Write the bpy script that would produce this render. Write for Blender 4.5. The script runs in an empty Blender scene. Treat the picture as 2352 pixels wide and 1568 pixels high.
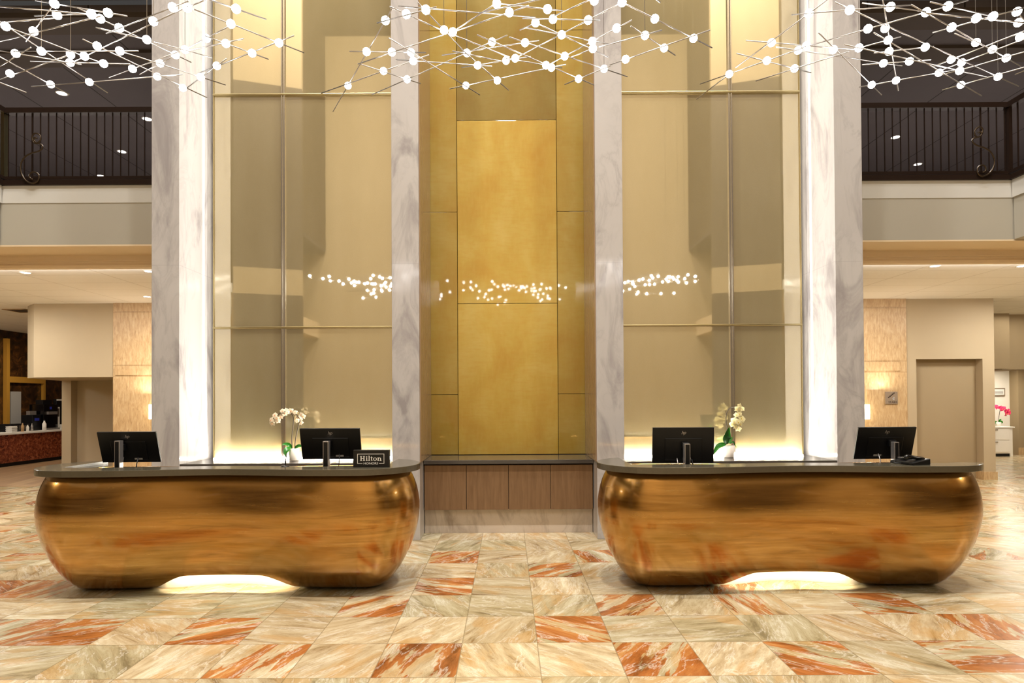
import bpy, bmesh, math, random
from mathutils import Vector, Matrix
R = random.Random(7)
S = bpy.context.scene
C = S.collection
PI = math.pi

# ------------------------------------------------------------------ camera
F = 1402.0; H = 1.6; TH = 0.0057; PH = 0.0109
CX = 1167.0; CY = 918 - F * math.tan(PH)
cr = Vector((math.cos(TH), 0, -math.sin(TH)))
cf = Vector((0, math.cos(PH), math.sin(PH))); cf = (cf - cr * cf.dot(cr)).normalized()
cu = cr.cross(cf)
def ray(px, py): return cr * ((px - CX) / F) - cu * ((py - CY) / F) + cf
def at(px, py, Y):
    v = ray(px, py); return Vector((0, 0, H)) + v * (Y / v.y)
def atz(px, py, Z):
    v = ray(px, py); return Vector((0, 0, H)) + v * ((Z - H) / v.z)
cam = bpy.data.objects.new('camera', bpy.data.cameras.new('camera')); C.objects.link(cam)
M = Matrix.Identity(4)
for i, v in enumerate((cr, cu, -cf)):
    for j in range(3): M[j][i] = v[j]
M.translation = (0, 0, H)
cam.matrix_world = M
cam.data.sensor_fit = 'HORIZONTAL'; cam.data.sensor_width = 36
cam.data.lens = F / 2352 * 36
cam.data.shift_x = (1176 - CX) / 2352
cam.data.shift_y = (CY - 784) / 2352
cam.data.clip_start = 0.05; cam.data.clip_end = 80
S.camera = cam

# ------------------------------------------------------------------ helpers
def lin(c):
    out = []
    for v in c[:3]:
        v /= 255.0
        out.append(v / 12.92 if v <= 0.04045 else ((v + 0.055) / 1.055) ** 2.4)
    return tuple(out) + (1.0,)

def box(bm, x0, x1, y0, y1, z0, z1):
    v = [bm.verts.new(p) for p in ((x0,y0,z0),(x1,y0,z0),(x1,y1,z0),(x0,y1,z0),(x0,y0,z1),(x1,y0,z1),(x1,y1,z1),(x0,y1,z1))]
    for f in ((3,2,1,0),(4,5,6,7),(0,1,5,4),(1,2,6,5),(2,3,7,6),(3,0,4,7)):
        bm.faces.new([v[i] for i in f])

def prism(bm, pts, z0, z1):
    a = [bm.verts.new((p[0], p[1], z0)) for p in pts]
    b = [bm.verts.new((p[0], p[1], z1)) for p in pts]
    n = len(pts)
    bm.faces.new(a[::-1]); bm.faces.new(b)
    for i in range(n):
        bm.faces.new([a[i], a[(i+1) % n], b[(i+1) % n], b[i]])

def tube(bm, pts, r, seg=8, cap=True):
    pts = [Vector(p) for p in pts]
    rad = r if isinstance(r, (list, tuple)) else [r] * len(pts)
    rings = []; prev = None
    for i, p in enumerate(pts):
        t = (pts[min(i+1, len(pts)-1)] - pts[max(i-1, 0)]).normalized()
        if prev is None:
            n = t.orthogonal().normalized()
        else:
            n = (prev - t * prev.dot(t)); n = n.normalized() if n.length > 1e-6 else t.orthogonal().normalized()
        prev = n; b = t.cross(n)
        rings.append([bm.verts.new(p + (n * math.cos(2*PI*k/seg) + b * math.sin(2*PI*k/seg)) * rad[i]) for k in range(seg)])
    for a, b in zip(rings, rings[1:]):
        for k in range(seg):
            bm.faces.new([a[k], a[(k+1) % seg], b[(k+1) % seg], b[k]])
    if cap:
        bm.faces.new(rings[0][::-1]); bm.faces.new(rings[-1])

def lathe(bm, prof, c=(0,0,0), seg=24):
    c = Vector(c); rings = []
    for r, z in prof:
        if r < 1e-5: rings.append([bm.verts.new(c + Vector((0,0,z)))])
        else: rings.append([bm.verts.new(c + Vector((r*math.cos(2*PI*k/seg), r*math.sin(2*PI*k/seg), z))) for k in range(seg)])
    for a, b in zip(rings, rings[1:]):
        for k in range(seg):
            k2 = (k+1) % seg
            if len(a) == 1 and len(b) == 1: continue
            if len(a) == 1: bm.faces.new([a[0], b[k2], b[k]])
            elif len(b) == 1: bm.faces.new([a[k], a[k2], b[0]])
            else: bm.faces.new([a[k], a[k2], b[k2], b[k]])

def ball(bm, c, r, sub=2):
    bmesh.ops.create_icosphere(bm, subdivisions=sub, radius=r, matrix=Matrix.Translation(Vector(c)))

def B(*a):
    bm = bmesh.new(); box(bm, *a); return bm

def obj(name, bm, mat, parent=None, smooth=False, bevel=0.0, seg=2, recalc=True):
    """link a bmesh (in world coordinates) as one mesh object"""
    if recalc: bmesh.ops.recalc_face_normals(bm, faces=bm.faces[:])
    if parent is not None:
        r = parent
        while r.parent is not None: r = r.parent
        bmesh.ops.translate(bm, verts=bm.verts[:], vec=-Vector(r.location))
    me = bpy.data.meshes.new(name); bm.to_mesh(me); bm.free()
    if smooth:
        for p in me.polygons: p.use_smooth = True
    o = bpy.data.objects.new(name, me); C.objects.link(o)
    me.materials.append(mat)
    if parent is not None: o.parent = parent
    if bevel:
        m = o.modifiers.new('bevel', 'BEVEL'); m.width = bevel; m.segments = seg; m.limit_method = 'ANGLE'; m.angle_limit = math.radians(40)
        if smooth is False:
            pass
    return o

def thing(name, label, cat, loc=(0,0,0), group=None):
    o = bpy.data.objects.new(name, None); C.objects.link(o)
    o.location = loc; o.empty_display_size = 0.1
    o['label'] = label; o['category'] = cat; o['kind'] = 'thing'
    if group: o['group'] = group
    return o

def tag(o, label, cat, group=None, kind='thing'):
    o['label'] = label; o['category'] = cat; o['kind'] = kind
    if group: o['group'] = group
    return o

def struct(name, bm, mat, bevel=0.0, smooth=False):
    o = obj(name, bm, mat, None, smooth, bevel); o['kind'] = 'structure'
    return o

def dup(root, loc, label=None, group=None):
    r = root.copy(); C.objects.link(r); r.location = loc
    if label: r['label'] = label
    if group: r['group'] = group
    for ch in list(root.children):
        c = ch.copy(); C.objects.link(c); c.parent = r
        for g in list(ch.children):
            d = g.copy(); C.objects.link(d); d.parent = c
    return r

# ------------------------------------------------------------------ materials
class NT:
    def __init__(self, name):
        self.m = bpy.data.materials.new(name); self.m.use_nodes = True
        self.t = self.m.node_tree; self.t.nodes.clear()
        self.out = self.t.nodes.new('ShaderNodeOutputMaterial')
    def n(self, typ, **kw):
        nd = self.t.nodes.new(typ)
        for k, v in kw.items():
            if k.startswith('_'): setattr(nd, k[1:], v)
            else:
                s = nd.inputs[int(k[1:])] if (k[0] == 'i' and k[1:].isdigit()) else nd.inputs[k.replace('__', ' ')]
                if hasattr(v, 'is_output') or isinstance(v, bpy.types.NodeSocket): self.t.links.new(v, s)
                else: s.default_value = v
        return nd
    def link(self, a, b): self.t.links.new(a, b)
    def coord(self): return self.n('ShaderNodeTexCoord').outputs['Object']
    def mapping(self, v, scale=(1,1,1), rot=(0,0,0), loc=(0,0,0)):
        return self.n('ShaderNodeMapping', Vector=v, Scale=scale, Rotation=rot, Location=loc).outputs[0]
    def noise(self, v, scale=5, detail=4, rough=.55, dist=0.0):
        return self.n('ShaderNodeTexNoise', Vector=v, Scale=scale, Detail=detail, Roughness=rough, Distortion=dist).outputs['Fac']
    def ramp(self, fac, stops, interp='LINEAR'):
        nd = self.n('ShaderNodeValToRGB', Fac=fac); cr_ = nd.color_ramp; cr_.interpolation = interp
        while len(cr_.elements) < len(stops): cr_.elements.new(0.5)
        for e, (p, c) in zip(cr_.elements, stops):
            e.position = p; e.color = c if len(c) == 4 else tuple(c) + (1,)
        return nd.outputs['Color']
    def mix(self, fac, a, b, blend='MIX'):
        nd = self.n('ShaderNodeMix', _data_type='RGBA', _blend_type=blend)
        for s, v in ((nd.inputs['Factor'], fac), (nd.inputs[6], a), (nd.inputs[7], b)):
            if isinstance(v, bpy.types.NodeSocket): self.link(v, s)
            else: s.default_value = v
        return nd.outputs[2]
    def math(self, op, a, b=0.0, clamp=False):
        nd = self.n('ShaderNodeMath', _operation=op, _use_clamp=clamp)
        for s, v in zip(nd.inputs, (a, b)):
            if isinstance(v, bpy.types.NodeSocket): self.link(v, s)
            else: s.default_value = v
        return nd.outputs[0]
    def bump(self, h, strength=.2, dist=.01):
        return self.n('ShaderNodeBump', Height=h, Strength=strength, Distance=dist).outputs[0]
    def pbr(self, **kw):
        p = self.n('ShaderNodeBsdfPrincipled', **kw)
        self.link(p.outputs[0], self.out.inputs[0]); return self.m

W4 = (1,1,1,1); K4 = (0,0,0,1)
def plain(name, c, rough=.5, metal=0.0, spec=.5, var=.0, scale=8):
    t = NT(name)
    col = lin(c)
    if var:
        nz = t.noise(t.coord(), scale, 4)
        d = tuple(x * (1 - var) for x in col[:3]) + (1,)
        col = t.mix(nz, d, tuple(min(1, x * (1 + var)) for x in col[:3]) + (1,))
    return t.pbr(Base__Color=col, Roughness=rough, Metallic=metal, Specular__IOR__Level=spec)

def emit(name, c, s):
    t = NT(name)
    e = t.n('ShaderNodeEmission', Color=c, Strength=s); t.link(e.outputs[0], t.out.inputs[0]); return t.m

def marble(name, base, dark, warm, rough=.12, scale=1.0, seams=()):
    t = NT(name); co = t.coord()
    v = t.mapping(co, (1.6*scale, 1.6*scale, .55*scale), (.35, .5, .2))
    n1 = t.noise(v, 1.5, 6, .6, 1.4)
    n2 = t.noise(t.mapping(co, (2.2*scale, 2.2*scale, .8*scale), (.6, -.5, 0), (3, 1, 7)), 1.1, 7, .6, 2.2)
    col = t.ramp(n1, [(.33, dark), (.5, base), (.66, base), (.8, warm)])
    vein = t.math('ABSOLUTE', t.math('SUBTRACT', n2, .5))
    vf = t.ramp(vein, [(0, (.5,.5,.5,1)), (.03, (.2,.2,.2,1)), (.09, K4)])
    cl = t.noise(t.mapping(co, (1,1,.6), (0,0,0), (9,2,4)), .9, 3)
    vf = t.math('MULTIPLY', vf, t.ramp(cl, [(.42, K4), (.62, W4)]))
    col = t.mix(vf, col, dark)
    if seams:
        z = t.n('ShaderNodeSeparateXYZ', Vector=co).outputs['Z']
        for s in seams:
            d = t.math('LESS_THAN', t.math('ABSOLUTE', t.math('SUBTRACT', z, s)), .0028)
            col = t.mix(t.math('MULTIPLY', d, .45), col, dark)
    return t.pbr(Base__Color=col, Roughness=rough, Specular__IOR__Level=.5)

def floor_mat():
    t = NT('marble_floor_tiles')
    co = t.coord()
    rnd = t.n('ShaderNodeAttribute', _attribute_name='tile_rnd').outputs['Color']
    rust = t.n('ShaderNodeAttribute', _attribute_name='tile_rust').outputs['Fac']
    sp = t.n('ShaderNodeSeparateColor', Color=rnd)
    ang = t.math('MULTIPLY', t.math('SUBTRACT', sp.outputs[0], .5), 6.28)
    off = t.n('ShaderNodeVectorMath', _operation='SCALE', i0=rnd, Scale=60.0).outputs[0]
    rot = t.n('ShaderNodeVectorRotate', _rotation_type='Z_AXIS', Vector=co, Angle=ang).outputs[0]
    p = t.n('ShaderNodeVectorMath', _operation='ADD', i0=rot, i1=off).outputs[0]
    n1 = t.noise(t.mapping(p, (1.1, 4.6, 1)), 1.7, 10, .68, .5)
    n2 = t.noise(t.mapping(p, (.9, 2.6, 1), (0,0,.2), (4, 9, 0)), 1.6, 6, .58, .6)
    nr = t.noise(t.mapping(p, (.6, 3.4, 1), (0,0,-.15), (7, 2, 0)), 1.7, 7, .6, .5)
    n3 = t.noise(t.mapping(p, (.8, 3.0, 1), (0,0,.35), (14, 3, 0)), 1.7, 8, .64, .8)
    base = t.ramp(n1, [(.34, lin((146,118,80))), (.43, lin((188,165,126))), (.52, lin((206,185,147))), (.60, lin((216,199,164))), (.68, lin((232,218,186)))])
    grey = t.ramp(n1, [(.34, lin((134,122,90))), (.45, lin((172,158,120))), (.56, lin((194,182,146))), (.67, lin((220,212,186)))])
    base = t.mix(t.ramp(sp.outputs[1], [(.35, K4), (.85, W4)]), base, grey)
    och = t.ramp(n2, [(.52, K4), (.60, W4)])
    base = t.mix(t.math('MULTIPLY', och, .52), base, lin((202,156,92)))
    rm = t.ramp(t.math('ADD', nr, t.math('MULTIPLY', t.math('SUBTRACT', rust, .5), .12)), [(.497, K4), (.52, W4)])
    rm = t.math('MULTIPLY', rm, t.math('GREATER_THAN', rust, .05))
    rcol = t.ramp(n1, [(.34, lin((118,64,26))), (.48, lin((172,98,42))), (.58, lin((190,120,58))), (.7, lin((220,172,108)))])
    base = t.mix(t.math('MULTIPLY', rm, .95), base, rcol)
    vein = t.math('ABSOLUTE', t.math('SUBTRACT', n3, .5))
    vf = t.ramp(vein, [(0, W4), (.009, (.4,.4,.4,1)), (.024, K4)])
    base = t.mix(t.math('MULTIPLY', vf, .55), base, lin((238,230,212)))
    n4 = t.noise(t.mapping(p, (1.6, 8, 1), (0,0,-.4)), 2.2, 8, .72, .6)
    dk = t.ramp(t.math('ABSOLUTE', t.math('SUBTRACT', n4, .47)), [(0, W4), (.014, K4)])
    base = t.mix(t.math('MULTIPLY', dk, .4), base, lin((128,96,58)))
    tone = t.math('ADD', .72, t.math('MULTIPLY', sp.outputs[2], .16))
    base = t.n('ShaderNodeVectorMath', _operation='SCALE', i0=base, Scale=tone).outputs[0]
    # grout
    uv = t.n('ShaderNodeSeparateXYZ', Vector=t.n('ShaderNodeUVMap').outputs[0])
    def edge(s): return t.math('MINIMUM', s, t.math('SUBTRACT', 1.0, s))
    e = t.math('LESS_THAN', t.math('MINIMUM', edge(uv.outputs[0]), edge(uv.outputs[1])), .0075)
    base = t.mix(t.math('MULTIPLY', e, .6), base, lin((120,104,76)))
    ro = t.math('ADD', .16, t.math('MULTIPLY', n1, .12))
    return t.pbr(Base__Color=base, Roughness=ro, Specular__IOR__Level=.5)

def bronze_mat():
    t = NT('patinated_bronze'); co = t.coord()
    n1 = t.noise(t.mapping(co, (.5, .5, 7)), 3.2, 7, .62, .6)
    n2 = t.noise(t.mapping(co, (.7, .7, 1.6)), 1.6, 4, .55, .4)
    col = t.ramp(n1, [(.3, lin((154,114,54))), (.5, lin((190,144,74))), (.7, lin((208,164,94)))])
    col = t.mix(t.ramp(n2, [(.4, K4), (.65, W4)]), col, lin((172,128,62)))
    ro = t.math('ADD', .13, t.math('MULTIPLY', n1, .22))
    return t.pbr(Base__Color=col, Roughness=ro, Metallic=1.0, Coat__Weight=.6, Coat__Roughness=.06)

def goldglass_mat():
    t = NT('gold_mesh_glass'); co = t.coord()
    g = t.noise(t.mapping(co, (1, 1, 1)), 160, 2, .6)
    w = t.noise(t.mapping(co, (.8, .8, .35)), 2.2, 4, .55)
    col = t.mix(t.ramp(w, [(.35, K4), (.7, W4)]), lin((166,152,112)), lin((179,166,129)))
    col = t.mix(t.math('MULTIPLY', t.ramp(g, [(.4, K4), (.7, W4)]), .35), col, lin((140,124,84)))
    d = t.n('ShaderNodeBsdfDiffuse', Color=col)
    gl = t.n('ShaderNodeBsdfGlossy', Color=lin((238,232,214)), Roughness=.022)
    g2 = t.n('ShaderNodeBsdfGlossy', Color=lin((200,182,136)), Roughness=.42)
    m1 = t.n('ShaderNodeMixShader', Fac=.35, i1=d.outputs[0], i2=g2.outputs[0])
    m2 = t.n('ShaderNodeMixShader', Fac=.52, i1=m1.outputs[0], i2=gl.outputs[0])
    t.link(m2.outputs[0], t.out.inputs[0]); return t.m

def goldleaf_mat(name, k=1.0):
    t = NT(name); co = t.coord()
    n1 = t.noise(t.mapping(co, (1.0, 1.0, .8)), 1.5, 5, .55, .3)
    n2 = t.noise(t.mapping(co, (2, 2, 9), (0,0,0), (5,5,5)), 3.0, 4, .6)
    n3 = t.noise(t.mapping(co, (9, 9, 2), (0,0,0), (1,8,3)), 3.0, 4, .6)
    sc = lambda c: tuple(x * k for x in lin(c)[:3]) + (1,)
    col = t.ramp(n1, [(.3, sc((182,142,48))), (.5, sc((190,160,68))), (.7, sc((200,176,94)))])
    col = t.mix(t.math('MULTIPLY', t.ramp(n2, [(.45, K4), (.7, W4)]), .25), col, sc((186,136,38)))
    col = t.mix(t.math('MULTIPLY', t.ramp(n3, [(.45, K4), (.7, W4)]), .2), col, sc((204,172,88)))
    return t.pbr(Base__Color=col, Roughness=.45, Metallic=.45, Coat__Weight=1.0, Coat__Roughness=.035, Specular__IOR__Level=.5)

def wood_mat(name, a, b, rough=.4, axis='z'):
    t = NT(name); co = t.coord()
    sc = (14, 14, 1.1) if axis == 'z' else ((1.1, 14, 14) if axis == 'x' else (14, 1.1, 14))
    n1 = t.noise(t.mapping(co, sc), 2.2, 6, .62, .5)
    n2 = t.noise(co, 1.5, 3)
    col = t.mix(t.ramp(n1, [(.3, K4), (.7, W4)]), lin(a), lin(b))
    col = t.mix(t.math('MULTIPLY', n2, .35), col, lin(a))
    return t.pbr(Base__Color=col, Roughness=rough, Specular__IOR__Level=.4)

def travertine_mat():
    t = NT('travertine'); co = t.coord()
    n1 = t.noise(t.mapping(co, (9, 9, 2.0)), 3.0, 8, .7, .6)
    col = t.ramp(n1, [(.3, lin((160,128,88))), (.5, lin((186,155,113))), (.72, lin((204,179,140)))])
    sp = t.n('ShaderNodeSeparateXYZ', Vector=co)
    for (sock, vals) in (('Z', (2.095, 2.31, 1.02, 3.34)),):
        for s in vals:
            d = t.math('LESS_THAN', t.math('ABSOLUTE', t.math('SUBTRACT', sp.outputs[sock], s)), .006)
            col = t.mix(t.math('MULTIPLY', d, .5), col, lin((130,100,60)))
    return t.pbr(Base__Color=col, Roughness=.3)

def ceiltile_mat():
    t = NT('ceiling_tiles'); co = t.coord()
    sp = t.n('ShaderNodeSeparateXYZ', Vector=co)
    n1 = t.noise(co, 30, 3)
    col = t.mix(n1, lin((240,236,228)), lin((248,245,238)))
    for s, w in (('X', 1.22), ('Y', .61)):
        fr = t.math('FRACT', t.math('DIVIDE', t.math('ADD', sp.outputs[s], 100.0), w))
        col = t.mix(t.math('MULTIPLY', t.math('LESS_THAN', fr, .012 if s == 'X' else .02), .4), col, lin((150,132,106)))
    return t.pbr(Base__Color=col, Roughness=.8)

def darkceil_mat():
    t = NT('dark_brown_ceiling'); co = t.coord()
    n = t.noise(co, 1.2, 3)
    col = t.mix(n, lin((84,77,78)), lin((94,87,87)))
    sp = t.n('ShaderNodeSeparateXYZ', Vector=co)
    fr = t.math('FRACT', t.math('DIVIDE', t.math('ADD', sp.outputs['X'], 100.3), 1.35))
    col = t.mix(t.math('LESS_THAN', fr, .016), col, lin((30,24,20)))
    return t.pbr(Base__Color=col, Roughness=.7)

def granite_mat():
    t = NT('red_granite'); co = t.coord()
    n = t.noise(co, 14, 6, .7, .8)
    col = t.ramp(n, [(.35, lin((58,22,12))), (.5, lin((128,62,36))), (.68, lin((176,104,70)))])
    return t.pbr(Base__Color=col, Roughness=.25)

def brownmarble_mat():
    t = NT('brown_marble'); co = t.coord()
    n = t.noise(co, 3.2, 7, .7, 1.6)
    col = t.ramp(n, [(.35, lin((22,13,7))), (.52, lin((64,40,20))), (.68, lin((120,78,36)))])
    return t.pbr(Base__Color=col, Roughness=.3)

def plank_mat():
    t = NT('plank_floor'); co = t.coord()
    br = t.n('ShaderNodeTexBrick', Vector=t.mapping(co, (1,1,1), (0,0,1.3)), Color1=lin((176,146,110)), Color2=lin((150,120,90)), Mortar=lin((120,96,70)), Scale=1.0)
    br.inputs['Brick Width'].default_value = 1.4; br.inputs['Row Height'].default_value = .16; br.inputs['Mortar Size'].default_value = .004
    return t.pbr(Base__Color=br.outputs['Color'], Roughness=.35)

def dash_mat():
    t = NT('screen_print'); return t.pbr(Base__Color=lin((190,184,170)), Roughness=.5)

M_ = {
 'pillar': marble('grey_pillar_marble', lin((187,183,181)), lin((152,147,147)), lin((194,188,183)), .1, 1.0, (3.17, 6.3)),
 'plinth': marble('plinth_marble', lin((204,192,180)), lin((160,146,132)), lin((214,200,184)), .12),
 'floor': floor_mat(), 'bronze': bronze_mat(), 'goldglass': goldglass_mat(),
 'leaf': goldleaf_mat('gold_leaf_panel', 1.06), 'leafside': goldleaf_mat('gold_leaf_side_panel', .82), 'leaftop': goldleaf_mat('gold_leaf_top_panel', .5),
 'wood': wood_mat('taupe_oak', (112,84,58), (136,106,76)),
 'lining': wood_mat('taupe_lining', (150,124,98), (176,150,122), .16),
 'travertine': travertine_mat(), 'ceil': ceiltile_mat(), 'darkceil': darkceil_mat(),
 'granite': granite_mat(), 'brownmarble': brownmarble_mat(), 'plank': plank_mat(),
 'quartz': plain('dark_olive_quartz', (84,78,64), .14, 0, .5, .12, 60),
 'slate': plain('dark_slate_quartz', (74,70,66), .12, 0, .5, .1, 60),
 'steel': plain('brushed_steel', (200,196,188), .25, 1.0, .5),
 'brass': plain('champagne_brass', (184,170,128), .28, 1.0, .5),
 'rod': plain('polished_rod', (168,164,160), .3, 1.0, .5),
 'goldpost': plain('gold_metal', (214,160,66), .35, .35, .5),
 'beige': plain('beige_paint', (174,156,126), .7, 0, .3, .03, 3),
 'sidebeige': plain('taupe_beige_paint', (152,133,102), .7, 0, .3, .03, 3),
 'peach': plain('peach_soffit_paint', (232,212,180), .7, 0, .3, .02, 3),
 'grey': plain('grey_fascia_paint', (178,173,160), .6, 0, .3, .02, 3),
 'palegrey': plain('pale_grey_paint', (206,204,198), .6, 0, .3, .02, 3),
 'white': plain('white_paint', (232,226,214), .6, 0, .3, .02, 3),
 'carpet': plain('grey_carpet', (164,158,156), .9, 0, .2, .06, 5),
 'darkbrown': plain('dark_brown_paint', (80,70,62), .6, 0, .3, .08, 2),
 'rail': plain('dark_bronze_railing', (44,31,24), .35, .3, .5),
 'scroll': plain('wrought_scroll', (70,56,40), .4, .7, .5),
 'black': plain('black_plastic', (12,12,14), .38, 0, .4),
 'blackg': plain('black_gloss', (8,8,10), .12, 0, .5),
 'silver': plain('silver_plastic', (176,170,166), .3, .7, .5),
 'tag': plain('pale_label', (170,168,166), .5),
 'ink': plain('white_lettering', (225,222,216), .5),
 'pot': plain('white_ceramic', (222,212,200), .3),
 'petal': plain('cream_petals', (226,212,184), .5, 0, .3, .04, 30),
 'petaly': plain('ivory_petals', (228,218,168), .5, 0, .3, .04, 30),
 'lip': plain('orchid_lip', (226,150,90), .5),
 'lipy': plain('orchid_lip_yellow', (226,196,96), .5),
 'pink': plain('pink_petals', (214,46,96), .5, 0, .3, .1, 30),
 'stem': plain('orchid_stem', (58,46,24), .5),
 'green': plain('orchid_leaf_green', (38,110,28), .25, 0, .5, .25, 12),
 'soil': plain('bark', (60,46,34), .9),
 'signgrey': plain('stair_sign_plate', (150,132,112), .4, .3),
 'signdark': plain('stair_sign_mark', (60,46,36), .5),
 'blue': plain('blue_label', (40,50,150), .4),
 'cup': plain('paper_white', (232,228,222), .5),
 'tan': plain('tan_card', (176,140,96), .6),
 'bulb': emit('led_globe', (1, .96, .92, 1), 31.0),
 'warmled': emit('warm_led_strip', (1, .9, .76, 1), 4.0),
 'warmled2': emit('warm_led_strip_soft', (1, .94, .82, 1), 145.0),
 'warmled3': emit('warm_led_top', (1, .9, .74, 1), 60.0),
 'deskled': emit('desk_led', (1, .88, .67, 1), 220.0),
 'down': emit('downlight_lens', (1, .93, .82, 1), 14.0),
 'sconce': emit('sconce_shade', (1, .88, .66, 1), 7.0),
 'frost': plain('recess_panel', (236,222,190), .5),
}

# ------------------------------------------------------------------ floor
T = .4936; X0 = .183; Y0 = 3.544
rust_px = [(955,1512,1.0),(620,1510,.8),(1515,1512,.95),(1905,1512,.7),(2280,1515,.65),(500,1442,.95),(180,1440,.7),(1315,1440,.95),
           (860,1388,.65),(1450,1386,.85),(2060,1386,.85),(2270,1430,.85),(1020,1343,.75),(1280,1306,.5),(1040,1277,.85),(1352,1277,.85),
           (60,1340,.7),(30,1242,.6),(20,1210,.5),(180,1340,.6),(2330,1225,.5),(1730,1340,.55),(110,1440,.5),(1700,1386,.3)]
rust = {}
for px, py, v in rust_px:
    p = atz(px, py, 0)
    rust[(math.floor((p.x - X0) / T), math.floor((p.y - Y0) / T))] = v
bm = bmesh.new()
uvl = bm.loops.layers.uv.new('UVMap'); faces = []
gi, gj = range(-33, 33), range(-21, 32)
vv = {}
def gv(i, j):
    if (i, j) not in vv: vv[(i, j)] = bm.verts.new((X0 + i*T, Y0 + j*T, 0))
    return vv[(i, j)]
vals = []
for i in gi:
    for j in gj:
        f = bm.faces.new([gv(i,j), gv(i+1,j), gv(i+1,j+1), gv(i,j+1)])
        for l, uv in zip(f.loops, ((0,0),(1,0),(1,1),(0,1))): l[uvl].uv = uv
        if (i, j) in rust: rv = rust[(i, j)]
        elif -8 < j < 6 and abs(i) < 9: rv = 0.0
        else: rv = R.choice((0,0,0,0,0,.25))
        vals.append((R.random(), R.random(), R.random(), rv))
fl = struct('floor', bm, M_['floor'])
a1 = fl.data.attributes.new('tile_rnd', 'FLOAT_COLOR', 'FACE')
for k, v in enumerate(vals): a1.data[k].color = (v[0], v[1], v[2], 1)
a2 = fl.data.attributes.new('tile_rust', 'FLOAT', 'FACE')
for k, v in enumerate(vals): a2.data[k].value = v[3]

struct('floor_cafe', B(-16.5, -9.0, 11.62, 19, 0, .006), M_['plank'])

# ------------------------------------------------------------------ room shell
YB = 11.85; ZC = 3.52
struct('wall_back', B(-4.09, 4.09, 8.12, 8.5, 0, 15), M_['sidebeige'])
for s, nm in ((-1, 'left'), (1, 'right')):
    def sb(x0, x1, *a):
        return B(min(s*x0, s*x1), max(s*x0, s*x1), *a)
    # balcony edge (fascia) in front of the pillars' flank and along the hall side
    bm = sb(4.095, 6.9, 8.0, 8.5, 3.67, 4.22); struct('trim_fascia_' + nm, bm, M_['grey'])
    bm = sb(4.095, 6.9, 7.994, 8.5, 4.22, 4.45); struct('trim_balcony_edge_' + nm, bm, M_['palegrey'])
    struct('ceiling_soffit_' + nm, sb(4.095, 16.4, 8.0, 8.5, 3.65, 3.67), M_['peach'])
    bm = sb(4.095, 16.4, 8.5, 8.58, ZC - .01, 3.67); box(bm, min(s*4.095, s*16.4), max(s*4.095, s*16.4), 8.475, 8.58, ZC - .05, ZC - .01); box(bm, min(s*4.095, s*16.4), max(s*4.095, s*16.4), 8.488, 8.5, ZC + .045, ZC + .06)
    struct('trim_cornice_' + nm, bm, M_['peach'])
    struct('ceiling_' + nm, sb(4.095, 16.4, 8.58, 19.0, ZC, ZC + .1), M_['ceil'])
    struct('trim_side_fascia_' + nm, sb(6.65, 6.9, .62, 7.98, 3.67, 4.22), M_['grey'])
    struct('trim_side_balcony_edge_' + nm, sb(6.63, 6.9, .62, 7.98, 4.22, 4.45), M_['palegrey'])
    struct('floor_upper_' + nm, sb(6.9, 16.4, -7, 8.5, 3.9, 4.45), M_['peach'])
    struct('floor_upper_rear_' + nm, sb(4.095, 16.4, 8.5, 19, 3.9, 4.45), M_['carpet'])
    struct('ceiling_upper_' + nm, sb(4.095, 16.4, 8.4, 19, 7.0, 7.1), M_['darkceil'])
    bm = bmesh.new()
    for y0, z0 in ((8.4, 6.93), (9.3, 6.95)):
        box(bm, min(s*4.095, s*16.4), max(s*4.095, s*16.4), y0, y0 + .4, z0, 7.0)
    struct('trim_ceiling_steps_' + nm, bm, M_['darkbrown'])
    struct('ceiling_upper_side_' + nm, sb(6.65, 16.4, -7, 8.0, 7.0, 7.1), M_['darkceil'])
    struct('wall_upper_back_' + nm, sb(4.095, 16.4, 18.9, 19.0, 4.45, 7.0), M_['darkbrown'])
    struct('wall_upper_outer_' + nm, sb(16.3, 16.4, -7, 19, 4.45, 7.0), M_['darkbrown'])
    struct('wall_over_balcony_' + nm, sb(4.095, 6.9, 8.0, 8.3, 7.1, 15), M_['darkbrown'])
    struct('wall_hall_' + nm, sb(6.65, 6.9, -7, 8.0, 7.1, 15), M_['darkbrown'])
    struct('wall_outer_' + nm, sb(16.3, 16.4, -7, 19, 0, 3.9), M_['sidebeige'])
    # pier wing at the near end of the hall: dark openings with a pale balcony band
    w = [(s*6.62, .6), (s*5.12, .12), (s*5.16, -.1), (s*6.62, .4)]
    for z0, z1, mt, k in ((0, 4.22, 'darkbrown', 'lower'), (4.22, 4.86, 'beige', 'band'), (4.86, 9.4, 'darkbrown', 'upper'), (9.4, 15, 'beige', 'top')):
        bm = bmesh.new(); prism(bm, w, z0, z1); struct('wall_wing_%s_%s' % (k, nm), bm, M_[mt])
struct('wall_rear', B(-16.4, 16.4, -7.1, -7, 0, 15), M_['beige'])
struct('ceiling_hall', B(-6.9, 6.9, -7.1, 8.3, 15, 15.1), M_['darkceil'])

# left far walls
bm = bmesh.new(); prism(bm, [(-7.65, YB), (-9.21, YB), (-9.55, 12.13), (-10.12, 13.8), (-7.65, 13.8)], 2.087, ZC)
struct('wall_bulkhead_left', bm, M_['beige'])
struct('wall_pier_left', B(-10.09, -9.88, 13.8, 14.3, 0, 2.2), M_['beige'])
struct('wall_recess_left', B(-9.88, -7.6, 14.0, 14.1, 0, 2.2), M_['beige'])
struct('wall_side_left', B(-16.3, -10.0, 18.4, 18.5, 0, ZC), M_['brownmarble'])
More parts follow.
